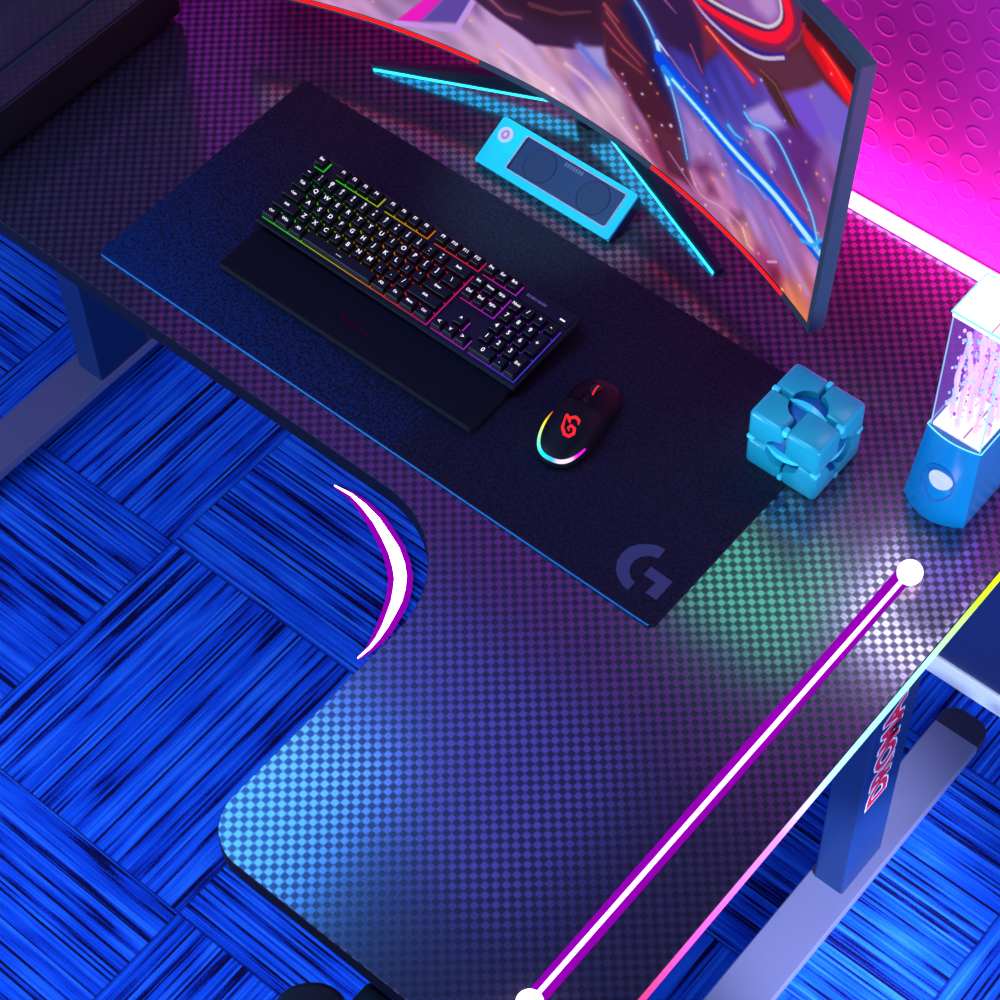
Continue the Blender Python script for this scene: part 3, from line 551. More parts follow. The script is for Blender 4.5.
PAINT_OPS=[('p',[(-0.2598,0.0161),(-0.2095,0.0808),(-0.1821,0.0926),(-0.2214,0.0318)],(235,20,190),0.002,1.0),('p',[(-0.2214,0.0318),(-0.1821,0.0926),(-0.1361,0.1136),(-0.1564,0.0572)],(95,70,160),0.003,1.0),('s',[(-0.2598,0.0143),(-0.167,0.0404),(-0.1361,0.1136)],(200,150,230),(0.00825,0.00825),0,None,1.0),('p',[(-0.1294,0.1002),(-0.082,0.1004),(-0.0234,0.065),(0.0294,0.028),(0.0038,0.0297),(-0.063,0.0396),(-0.1115,0.0382)],(205,165,215),0.008,0.8),('s',[(-0.0956,0.0429),(-0.0295,0.0274),(0.0476,0.0135)],(235,190,225),(0.00495,0.0066),0.006,(225,170,215),0.7),('s',[(0.0106,0.0764),(0.0208,0.0749),(0.0355,0.0726),(0.0518,0.0677),(0.0686,0.0584),(0.0871,0.0466),(0.1068,0.0353),(0.1304,0.0244),(0.1554,0.0143),(0.1732,0.0077)],(235,195,215),(0.00825,0.0033),0.006,(220,170,200),0.6),('p',[(-0.1515,0.1097),(-0.104,0.0926),(-0.0408,0.0807),(0.0152,0.1058),(0.0676,0.1391),(0.0752,0.2205),(0.0741,0.2324)],(58,22,62),0.003,1.0),('p',[(-0.1054,0.1283),(-0.0669,0.1182),(-0.0091,0.1232),(0.0604,0.1639),(0.0634,0.2229)],(50,10,40),0.01,1.0),('s',[(-0.1144,0.1174),(-0.0903,0.1062),(-0.0666,0.1117)],(150,80,110),(0.0033,0.00165),0.003,(130,60,90),1.0),('s',[(-0.0521,0.1407),(-0.0045,0.1519),(0.0423,0.182)],(90,40,60),(0.00825,0.0033),0,None,1.0),('p',[(0.0228,0.1153),(0.0676,0.1391),(0.0828,0.1041),(0.0455,0.1024)],(165,150,215),0.005,1.0),('s',[(0.0308,0.1184),(0.0519,0.1063),(0.0783,0.0963)],(110,120,215),(0.00825,0.0033),0.004,(110,120,215),1.0),('p',[(0.0572,0.2192),(0.0676,0.1391),(0.0766,0.1151),(0.1114,0.0944),(0.1533,0.0676),(0.1961,0.018),(0.2366,0.0268),(0.2221,0.0757),(0.1966,0.1271),(0.1643,0.1696),(0.15,0.2016),(0.1119,0.2522)],(70,16,42),0.005,1.0),('p',[(0.1524,0.0754),(0.1961,0.018),(0.2369,0.0252),(0.2166,0.0884)],(100,36,60),0.012,0.8),('p',[(0.0994,0.2445),(0.1416,0.1992),(0.1714,0.1551),(0.1903,0.1193),(0.1634,0.1332),(0.1281,0.1663),(0.0861,0.2114)],(30,12,70),0.008,1.0),('s',[(0.0674,0.1969),(0.1016,0.1734),(0.1373,0.1611)],(200,100,90),(0.00396,0.00165),0.004,(150,50,70),0.55),('s',[(0.0659,0.1769),(0.0977,0.1612),(0.1299,0.1497)],(200,90,100),(0.00396,0.00165),0.003,(150,40,70),0.55),('s',[(0.0823,0.145),(0.117,0.1411),(0.1345,0.1397)],(190,95,80),(0.00396,0.00165),0.003,(130,40,60),0.55),('s',[(0.0853,0.114),(0.1184,0.0941)],(190,110,140),(0.0033,0.00165),0.003,(150,60,100),0.55),('s',[(0.0634,0.2056),(0.0878,0.1935)],(150,60,80),(0.0066,0.0033),0,None,1.0),('p',[(0.103,0.1089),(0.1391,0.0661),(0.1716,0.0206),(0.1427,0.0343),(0.1127,0.0649)],(130,60,110),0.01,0.7),('p',[(0.1088,0.2503),(0.1421,0.2247),(0.1646,0.2097),(0.2144,0.2204),(0.2326,0.2066),(0.2335,0.2246),(0.2521,0.2567),(0.2376,0.2922),(0.1969,0.3067)],(48,18,66),0.006,1.0),('p',[(0.1981,0.2985),(0.2376,0.2922),(0.2538,0.2579),(0.2331,0.2274),(0.22,0.2678)],(105,32,60),0.006,1.0),('s',[(0.2069,0.2355),(0.2324,0.208)],(170,60,110),(0.0033,0.00247),0,None,1.0),('s',[(0.157,0.2715),(0.1785,0.2641)],(140,70,140),(0.00495,0.00165),0,None,1.0),('p',[(0.1938,0.3046),(0.2406,0.273),(0.2887,0.2682),(0.329,0.2742),(0.3733,0.257),(0.4184,0.2463),(0.4026,0.261),(0.3728,0.2781),(0.3862,0.2981),(0.4086,0.3223),(0.4337,0.3518),(0.4869,0.3554),(0.5126,0.4279),(0.3712,0.4352)],(92,26,42),0.003,1.0),('p',[(0.2903,0.2801),(0.359,0.3247),(0.3871,0.3643),(0.4121,0.3578),(0.4337,0.3518),(0.4086,0.3223),(0.3828,0.2954),(0.3472,0.2792)],(92,40,62),0.006,1.0),('p',[(0.3685,0.4304),(0.396,0.4258),(0.4973,0.4221),(0.4959,0.3836),(0.4313,0.3936),(0.3798,0.3963)],(62,6,12),0.003,1.0),('p',[(0.3264,0.2875),(0.3566,0.2897),(0.4104,0.2629),(0.4201,0.2478),(0.3824,0.252),(0.346,0.266)],(70,32,38),0.004,1.0),('s',[(0.3269,0.2848),(0.3558,0.2845),(0.4198,0.2491)],(130,70,60),(0.0033,0.00165),0,None,1.0),('s',[(0.229,0.2786),(0.2367,0.2765),(0.2478,0.2735),(0.2589,0.2708),(0.2691,0.2688),(0.2793,0.2671),(0.2892,0.2654),(0.2995,0.2634),(0.3095,0.2613),(0.3165,0.2599)],(255,60,60),(0.0033,0.00577),0.004,(220,20,40),1.0),('s',[(0.229,0.2786),(0.2516,0.2717)],(230,130,80),(0.0033,0.0033),0,None,1.0),('p',[(0.1962,0.3122),(0.2199,0.2921),(0.2554,0.2927),(0.2917,0.2932),(0.3269,0.3045),(0.3601,0.3286),(0.3848,0.3742),(0.3776,0.4399)],(88,36,88),0.003,1.0),('s',[(0.193,0.3101),(0.1997,0.3057),(0.2094,0.2997),(0.2195,0.2948),(0.2292,0.2923),(0.2393,0.2911),(0.2503,0.2906),(0.2629,0.2906),(0.2765,0.2914),(0.2898,0.2934),(0.3024,0.2963),(0.3146,0.3004),(0.3267,0.3058),(0.3397,0.3142),(0.3525,0.3241),(0.3615,0.3311)],(48,26,140),(0.01485,0.0099),0,None,1.0),('s',[(0.2009,0.3033),(0.2059,0.3005),(0.2132,0.2965),(0.2215,0.2932),(0.2302,0.2912),(0.2398,0.2899),(0.2506,0.2892),(0.2631,0.2889),(0.2769,0.2891),(0.2903,0.2907),(0.3029,0.2935),(0.3151,0.2976),(0.3272,0.3032),(0.3402,0.312),(0.3529,0.3224),(0.3618,0.3298)],(205,190,215),(0.00495,0.00495),0,None,1.0),('s',[(0.1922,0.3156),(0.1974,0.3132),(0.2049,0.3099),(0.2141,0.3077),(0.2247,0.3075),(0.237,0.3085),(0.2507,0.3104),(0.267,0.3135),(0.2847,0.3177),(0.3011,0.3227),(0.3153,0.3284),(0.3279,0.3348),(0.3384,0.3416),(0.3464,0.3489),(0.3521,0.3566),(0.3564,0.3641),(0.3596,0.3714),(0.3613,0.3786),(0.3614,0.3852),(0.3596,0.391),(0.3563,0.3963),(0.3523,0.4014),(0.3474,0.407),(0.342,0.4126),(0.3381,0.4165)],(250,10,50),(0.01155,0.01485),0.006,(190,10,40),1.0),('s',[(0.2025,0.3164),(0.2088,0.3156),(0.2181,0.3146),(0.2288,0.3147),(0.2411,0.3165),(0.2548,0.3195),(0.2684,0.3229),(0.2816,0.3267),(0.2947,0.331),(0.3062,0.3353),(0.3154,0.3394),(0.323,0.3435),(0.3296,0.3483),(0.3357,0.354),(0.3407,0.3604),(0.3446,0.3668),(0.3471,0.373),(0.3484,0.3793),(0.3482,0.3854),(0.3457,0.392),(0.3419,0.3985),(0.339,0.403)],(75,35,85),(0.0099,0.00495),0,None,1.0),('p',[(0.2151,0.3248),(0.2675,0.3282),(0.3052,0.3405),(0.3289,0.3521),(0.3424,0.3681),(0.3447,0.3843),(0.3322,0.4094)],(140,85,165),0.004,1.0),('p',[(0.2833,0.3716),(0.3039,0.3572),(0.3311,0.3596),(0.3423,0.3781),(0.329,0.4071)],(185,140,205),0.008,1.0),('s',[(0.2123,0.32),(0.2156,0.3193),(0.2206,0.3185),(0.2282,0.3188),(0.2396,0.3207),(0.2537,0.3238),(0.2676,0.3274),(0.2808,0.3313),(0.2938,0.3357),(0.3053,0.3399),(0.3146,0.3434),(0.3223,0.3467),(0.3291,0.3508),(0.3352,0.3565),(0.3403,0.363),(0.3441,0.3693),(0.3462,0.3748),(0.3469,0.38),(0.3463,0.3855),(0.3437,0.3922),(0.3398,0.3993),(0.3369,0.4043)],(215,200,215),(0.00495,0.00495),0,None,1.0),('s',[(0.3645,0.3439),(0.3815,0.3717),(0.3869,0.3989)],(130,50,70),(0.00495,0.0033),0,None,1.0),('p',[(0.3798,0.3963),(0.4279,0.3909),(0.4922,0.3891),(0.4903,0.3583),(0.4392,0.3623),(0.3925,0.3744)],(200,8,22),0.003,1.0),('p',[(0.4162,0.3902),(0.4928,0.3868),(0.4931,0.3637),(0.4499,0.3682)],(255,10,18),0.005,1.0),('s',[(0.424,0.3906),(0.4535,0.3857),(0.4897,0.3754)],(255,90,70),(0.0033,0.00165),0.004,(255,20,30),1.0),('p',[(0.311,0.207),(0.3487,0.2526),(0.3864,0.2428),(0.346,0.1872)],(172,145,220),0.004,1.0),('p',[(0.4098,0.3173),(0.4337,0.3518),(0.4903,0.3583),(0.4971,0.3044),(0.4557,0.2984)],(120,95,205),0.006,1.0),('p',[(0.37,0.282),(0.4058,0.3171),(0.4563,0.2959),(0.4347,0.265)],(118,80,210),0.006,1.0),('p',[(0.35,0.2065),(0.4091,0.268),(0.4518,0.2643),(0.4367,0.1875),(0.3904,0.1874)],(92,34,120),0.008,0.85),('p',[(0.315,0.1847),(0.3348,0.2037),(0.3783,0.177),(0.3716,0.1599)],(190,145,205),0.005,0.8),('p',[(0.2322,0.0578),(0.2583,0.0868),(0.2749,0.0797),(0.2522,0.0513)],(110,40,95),0.01,0.9),('p',[(0.2601,0.0506),(0.2746,0.0572),(0.286,0.0476),(0.2686,0.0333)],(120,40,90),0.01,0.9),('p',[(0.3184,0.0453),(0.3351,0.0545),(0.3378,0.0395),(0.3226,0.0333)],(90,30,80),0.01,0.9),('p',[(0.3928,0.0188),(0.4121,0.0404),(0.4259,0.0288),(0.4218,0.0072),(0.4008,0.0015)],(120,25,70),0.01,0.9),('s',[(0.3933,0.0264),(0.4097,0.0416)],(210,160,200),(0.0033,0.0033),0,None,1.0),('s',[(0.4169,-0.0011),(0.4298,0.0114)],(250,200,170),(0.00413,0.00413),0,None,1.0),('s',[(0.2337,0.047),(0.2388,0.0401),(0.2465,0.0307),(0.2562,0.025),(0.2689,0.0267),(0.2836,0.0322),(0.2978,0.0366),(0.3116,0.0378),(0.3248,0.0379),(0.334,0.0379)],(225,170,190),(0.00247,0.00165),0.005,(200,130,170),0.8),('s',[(0.3384,0.0365),(0.3522,0.0189),(0.3626,0.0194)],(245,200,190),(0.0033,0.00165),0.004,(220,140,150),1.0),('s',[(0.192,0.0496),(0.2366,0.0268),(0.2574,0.0172)],(175,120,190),(0.00247,0.00247),0,None,1.0),('s',[(0.3858,0.0922),(0.4352,0.0656),(0.4751,0.052)],(190,150,205),(0.00495,0.0132),0.01,(175,120,190),0.6),('s',[(0.3345,0.09),(0.3784,0.0771),(0.427,0.0527)],(150,125,205),(0.0099,0.0066),0.008,(150,110,190),0.6),('s',[(0.3162,0.1134),(0.3432,0.1192),(0.3728,0.1145)],(130,190,250),(0.00247,0.00165),0.003,(90,120,230),1.0),('s',[(0.3396,0.169),(0.3944,0.1501),(0.4494,0.1533)],(170,90,170),(0.0033,0.00495),0.005,(140,70,150),0.6),('s',[(0.1025,0.2464),(0.1098,0.2414),(0.1202,0.2341),(0.13,0.2263),(0.138,0.2182),(0.1454,0.2095),(0.1517,0.2012),(0.1561,0.1936),(0.1592,0.1862),(0.1632,0.1785),(0.1688,0.171),(0.1753,0.1632),(0.1824,0.153),(0.1903,0.1389),(0.1987,0.1225),(0.2067,0.1062),(0.2142,0.0896),(0.2211,0.0731),(0.2259,0.0616)],(150,225,250),(0.00363,0.00165),0.005,(60,110,230),1.0),('s',[(0.1516,0.2026),(0.1695,0.17),(0.1787,0.1537)],(190,240,255),(0.0066,0.0066),0.004,(40,130,240),1.0),('s',[(0.1612,0.1804),(0.1696,0.1773),(0.1817,0.1729),(0.1947,0.1682),(0.2078,0.1634),(0.2218,0.1584),(0.2369,0.1534),(0.2532,0.1486),(0.2706,0.144),(0.288,0.1404),(0.3054,0.1382),(0.3227,0.1371),(0.3399,0.1364),(0.3564,0.1361),(0.3726,0.1361),(0.3892,0.1356),(0.4065,0.1337),(0.4242,0.1314),(0.442,0.1298),(0.4618,0.1295),(0.4819,0.1301),(0.4961,0.1308)],(0,70,225),(0.0231,0.03135),0,None,1.0),('s',[(0.1695,0.17),(0.1996,0.1587),(0.2281,0.1502)],(20,130,245),(0.0132,0.0066),0,None,1.0),('s',[(0.1845,0.1642),(0.198,0.1604),(0.2175,0.1553),(0.2373,0.1505),(0.2557,0.1461),(0.2743,0.1419),(0.2922,0.1387),(0.3087,0.1368),(0.3243,0.1357),(0.3401,0.1349),(0.3564,0.1346),(0.3728,0.1346),(0.3895,0.1342),(0.4067,0.1329),(0.4242,0.1312),(0.442,0.1298),(0.462,0.1288),(0.4824,0.1282),(0.4968,0.1282)],(195,240,255),(0.00495,0.01073),0.004,(20,160,255),1.0),('s',[(0.153,0.2052),(0.1734,0.1951)],(225,210,250),(0.00413,0.00247),0,None,1.0),('s',[(0.1751,0.1962),(0.2037,0.1811),(0.2297,0.1773)],(150,120,210),(0.00247,0.00247),0,None,1.0),('s',[(0.2875,0.1661),(0.2996,0.1627),(0.3147,0.165)],(90,190,250),(0.00495,0.00247),0.003,(30,130,240),1.0),('s',[(0.3112,0.2056),(0.3152,0.2039),(0.3211,0.2016),(0.3275,0.2011),(0.3341,0.204),(0.3412,0.2086),(0.349,0.212),(0.3572,0.2139),(0.3662,0.2148),(0.3768,0.2127),(0.3901,0.2062),(0.4051,0.197),(0.4194,0.1884),(0.4323,0.1814),(0.4443,0.1749),(0.4546,0.1679),(0.4629,0.1597),(0.4695,0.1509),(0.4743,0.1434),(0.4768,0.1377),(0.4775,0.1331),(0.4778,0.13)],(120,215,250),(0.00297,0.00413),0.004,(60,120,230),1.0),('s',[(0.3275,0.2011),(0.3502,0.1858),(0.3797,0.1701)],(90,150,235),(0.00198,0.00198),0,None,1.0),('s',[(0.446,0.1134),(0.4698,0.1258),(0.4823,0.1476)],(60,170,250),(0.00495,0.00495),0,None,1.0),('s',[(0.1619,0.126),(0.1629,0.127)],(255,140,90),(0.00136,0.00136),0.0011,(255,140,90),0.8),('s',[(0.1015,0.117),(0.10250000000000001,0.11800000000000001)],(230,170,220),(0.00174,0.00174),0.0011,(230,170,220),0.8),('s',[(0.3804,0.2487),(0.3814,0.2497)],(230,170,220),(0.00112,0.00112),0.0011,(230,170,220),0.8),('s',[(0.1371,0.1077),(0.1381,0.1087)],(240,220,250),(0.00191,0.00191),0.0011,(240,220,250),0.8),('s',[(0.0984,-0.137),(0.0994,-0.136)],(230,170,220),(0.00174,0.00174),0.0011,(230,170,220),0.8),('s',[(0.1537,0.04),(0.1547,0.041)],(230,170,220),(0.0009,0.0009),0.0011,(230,170,220),0.8),('s',[(0.3435,0.0471),(0.34450000000000003,0.048100000000000004)],(240,220,250),(0.001,0.001),0.0011,(240,220,250),0.8),('s',[(0.2552,0.1985),(0.2562,0.1995)],(230,170,220),(0.0008,0.0008),0.0011,(230,170,220),0.8),('s',[(0.2125,-0.0769),(0.2135,-0.0759)],(230,170,220),(0.0018,0.0018),0.0011,(230,170,220),0.8),('s',[(0.287,0.1009),(0.288,0.1019)],(230,170,220),(0.0013,0.0013),0.0011,(230,170,220),0.8),('s',[(0.1406,0.0325),(0.1416,0.0335)],(255,190,150),(0.00089,0.00089),0.0011,(255,190,150),0.8),('s',[(0.3023,-0.1253),(0.3033,-0.1243)],(255,140,90),(0.00162,0.00162),0.0011,(255,140,90),0.8),('s',[(0.1494,-0.1132),(0.1504,-0.1122)],(255,190,150),(0.00128,0.00128),0.0011,(255,190,150),0.8),('s',[(0.1716,-0.0787),(0.1726,-0.0777)],(230,170,220),(0.00101,0.00101),0.0011,(230,170,220),0.8),('s',[(0.2668,0.0153),(0.2678,0.0163)],(240,220,250),(0.00187,0.00187),0.0011,(240,220,250),0.8),('s',[(0.1073,0.1048),(0.10830000000000001,0.1058)],(240,220,250),(0.00112,0.00112),0.0011,(240,220,250),0.8),('s',[(0.3458,-0.0284),(0.3468,-0.0274)],(255,190,150),(0.00119,0.00119),0.0011,(255,190,150),0.8),('s',[(0.1536,-0.0202),(0.1546,-0.0192)],(255,190,150),(0.00122,0.00122),0.0011,(255,190,150),0.8),('s',[(0.1356,-0.2527),(0.1366,-0.2517)],(230,170,220),(0.00167,0.00167),0.0011,(230,170,220),0.8),('s',[(0.4454,0.3729),(0.4464,0.3739)],(230,170,220),(0.00117,0.00117),0.0011,(230,170,220),0.8),('s',[(0.1518,-0.1021),(0.1528,-0.1011)],(255,190,150),(0.00114,0.00114),0.0011,(255,190,150),0.8),('s',[(0.1586,-0.0104),(0.1596,-0.009399999999999999)],(240,220,250),(0.00109,0.00109),0.0011,(240,220,250),0.8),('s',[(0.3091,0.2142),(0.3101,0.2152)],(255,190,150),(0.00122,0.00122),0.0011,(255,190,150),0.8),('s',[(0.2623,0.1001),(0.2633,0.1011)],(230,170,220),(0.00198,0.00198),0.0011,(230,170,220),0.8),('s',[(0.3145,0.1136),(0.3155,0.11460000000000001)],(240,220,250),(0.0013,0.0013),0.0011,(240,220,250),0.8),('s',[(0.149,0.1337),(0.15,0.13470000000000001)],(255,190,150),(0.00167,0.00167),0.0011,(255,190,150),0.8),('s',[(0.359,-0.0618),(0.36,-0.0608)],(255,190,150),(0.00144,0.00144),0.0011,(255,190,150),0.8),('s',[(0.3121,0.1564),(0.3131,0.1574)],(255,190,150),(0.00094,0.00094),0.0011,(255,190,150),0.8),('s',[(0.3172,-0.0173),(0.3182,-0.0163)],(255,140,90),(0.00157,0.00157),0.0011,(255,140,90),0.8),('s',[(0.1519,0.0811),(0.1529,0.0821)],(255,140,90),(0.00128,0.00128),0.0011,(255,140,90),0.8),('s',[(0.0949,-0.0467),(0.0959,-0.0457)],(240,220,250),(0.00156,0.00156),0.0011,(240,220,250),0.8),('s',[(0.2435,0.1427),(0.2445,0.1437)],(240,220,250),(0.00083,0.00083),0.0011,(240,220,250),0.8),('s',[(0.1752,0.082),(0.1762,0.083)],(240,220,250),(0.00171,0.00171),0.0011,(240,220,250),0.8),('s',[(0.2415,0.1237),(0.2425,0.1247)],(230,170,220),(0.00085,0.00085),0.0011,(230,170,220),0.8),('s',[(0.4733,0.2045),(0.4743,0.2055)],(255,140,90),(0.00194,0.00194),0.0011,(255,140,90),0.8),('s',[(0.3772,-0.0033),(0.3782,-0.0023)],(255,190,150),(0.00138,0.00138),0.0011,(255,190,150),0.8),('s',[(0.1096,0.0483),(0.1106,0.049300000000000004)],(240,220,250),(0.00119,0.00119),0.0011,(240,220,250),0.8),('s',[(0.3739,0.0229),(0.3749,0.0239)],(230,170,220),(0.00176,0.00176),0.0011,(230,170,220),0.8),('s',[(0.3094,0.0244),(0.3104,0.025400000000000002)],(230,170,220),(0.00119,0.00119),0.0011,(230,170,220),0.8),('s',[(0.2436,0.0337),(0.2446,0.0347)],(230,170,220),(0.00193,0.00193),0.0011,(230,170,220),0.8),('s',[(0.3302,0.2717),(0.3312,0.2727)],(240,220,250),(0.0017,0.0017),0.0011,(240,220,250),0.8),('s',[(0.2106,-0.1434),(0.2116,-0.1424)],(240,220,250),(0.00161,0.00161),0.0011,(240,220,250),0.8),('s',[(0.2722,0.0662),(0.2732,0.0672)],(255,140,90),(0.00189,0.00189),0.0011,(255,140,90),0.8),('s',[(0.1509,0.1561),(0.1519,0.1571)],(240,220,250),(0.00081,0.00081),0.0011,(240,220,250),0.8),('s',[(0.4185,0.3175),(0.4195,0.3185)],(255,140,90),(0.00183,0.00183),0.0011,(255,140,90),0.8),('s',[(0.3332,-0.0468),(0.3342,-0.0458)],(240,220,250),(0.00098,0.00098),0.0011,(240,220,250),0.8),('s',[(0.3542,-0.0028),(0.3552,-0.0018)],(255,140,90),(0.00188,0.00188),0.0011,(255,140,90),0.8),('s',[(0.2412,0.1919),(0.2422,0.1929)],(255,190,150),(0.00137,0.00137),0.0011,(255,190,150),0.8),('s',[(0.4495,0.1667),(0.4505,0.1677)],(240,220,250),(0.00084,0.00084),0.0011,(240,220,250),0.8),('s',[(0.1307,-0.2178),(0.1317,-0.2168)],(255,190,150),(0.00114,0.00114),0.0011,(255,190,150),0.8),('s',[(0.2044,0.1667),(0.2054,0.1677)],(255,140,90),(0.00124,0.00124),0.0011,(255,140,90),0.8),('s',[(0.3955,0.2291),(0.3965,0.2301)],(240,220,250),(0.00169,0.00169),0.0011,(240,220,250),0.8),('s',[(0.43,0.2265),(0.431,0.2275)],(255,190,150),(0.00093,0.00093),0.0011,(255,190,150),0.8),('s',[(0.3642,-0.0212),(0.3652,-0.0202)],(255,140,90),(0.00129,0.00129),0.0011,(255,140,90),0.8),('s',[(0.3729,0.1607),(0.3739,0.1617)],(240,220,250),(0.00155,0.00155),0.0011,(240,220,250),0.8),('s',[(0.4672,0.2308),(0.4682,0.2318)],(255,190,150),(0.00174,0.00174),0.0011,(255,190,150),0.8),('s',[(0.1679,-0.1862),(0.1689,-0.1852)],(240,220,250),(0.00163,0.00163),0.0011,(240,220,250),0.8),('s',[(0.2353,-0.1243),(0.2363,-0.12329999999999999)],(230,170,220),(0.00144,0.00144),0.0011,(230,170,220),0.8),('s',[(0.4745,0.1512),(0.4755,0.1522)],(255,190,150),(0.00156,0.00156),0.0011,(255,190,150),0.8),('s',[(0.1169,0.0923),(0.1179,0.0933)],(255,140,90),(0.00142,0.00142),0.0011,(255,140,90),0.8),('s',[(0.2919,0.1059),(0.2929,0.1069)],(230,170,220),(0.00122,0.00122),0.0011,(230,170,220),0.8),('s',[(0.4358,0.0051),(0.4368,0.0061)],(255,190,150),(0.0016,0.0016),0.0011,(255,190,150),0.8),('s',[(0.3226,0.168),(0.3236,0.169)],(255,140,90),(0.00172,0.00172),0.0011,(255,140,90),0.8),('s',[(0.3447,-0.0606),(0.3457,-0.0596)],(255,140,90),(0.00152,0.00152),0.0011,(255,140,90),0.8),('s',[(0.2453,0.1722),(0.2463,0.1732)],(230,170,220),(0.00196,0.00196),0.0011,(230,170,220),0.8),('s',[(0.2189,0.0395),(0.2199,0.0405)],(240,220,250),(0.00159,0.00159),0.0011,(240,220,250),0.8),('s',[(0.326,0.1812),(0.327,0.1822)],(230,170,220),(0.00103,0.00103),0.0011,(230,170,220),0.8),('s',[(0.4241,0.118),(0.4251,0.119)],(255,190,150),(0.00088,0.00088),0.0011,(255,190,150),0.8),('s',[(0.3764,-0.0178),(0.3774,-0.0168)],(230,170,220),(0.00157,0.00157),0.0011,(230,170,220),0.8),('s',[(0.2069,0.0827),(0.2079,0.0837)],(255,190,150),(0.00151,0.00151),0.0011,(255,190,150),0.8),('s',[(0.1339,0.0488),(0.1349,0.049800000000000004)],(255,170,120),(0.00343,0.00343),0.0011,(255,170,120),0.8),('s',[(0.1671,0.0587),(0.1681,0.0597)],(240,170,120),(0.00264,0.00264),0.0011,(240,170,120),0.8),('s',[(0.1902,0.0924),(0.1912,0.0934)],(245,220,235),(0.00343,0.00343),0.0011,(245,220,235),0.8),('s',[(0.2894,0.0863),(0.2904,0.0873)],(255,190,130),(0.00317,0.00317),0.0011,(255,190,130),0.8),('s',[(0.1352,0.0203),(0.1362,0.0213)],(235,150,150),(0.00264,0.00264),0.0011,(235,150,150),0.8),('s',[(0.4526,0.2274),(0.4536,0.2284)],(255,140,90),(0.00317,0.00317),0.0011,(255,140,90),0.8),('s',[(0.4599,0.0476),(0.4609,0.048600000000000004)],(250,190,120),(0.00317,0.00317),0.0011,(250,190,120),0.8),('s',[(0.4632,0.0438),(0.4642,0.0448)],(240,160,90),(0.00264,0.00264),0.0011,(240,160,90),0.8),('s',[(0.2438,0.1812),(0.2448,0.1822)],(210,200,250),(0.00264,0.00264),0.0011,(210,200,250),0.8),('s',[(-0.1442,0.0681),(-0.1432,0.0691)],(255,170,130),(0.00264,0.00264),0.0011,(255,170,130),0.8),('s',[(-0.1006,0.0471),(-0.0996,0.048100000000000004)],(255,160,110),(0.0029,0.0029),0.0011,(255,160,110),0.8),('s',[(-0.2946,0.0372),(-0.29359999999999997,0.0382)],(230,150,150),(0.00264,0.00264),0.0011,(230,150,150),0.8),('s',[(-0.0091,0.022),(-0.0081,0.023)],(255,235,245),(0.00528,0.00528),0.0011,(255,235,245),0.8),('s',[(-0.0997,0.0236),(-0.0987,0.0246)],(255,150,90),(0.00264,0.00264),0.0011,(255,150,90),0.8)]

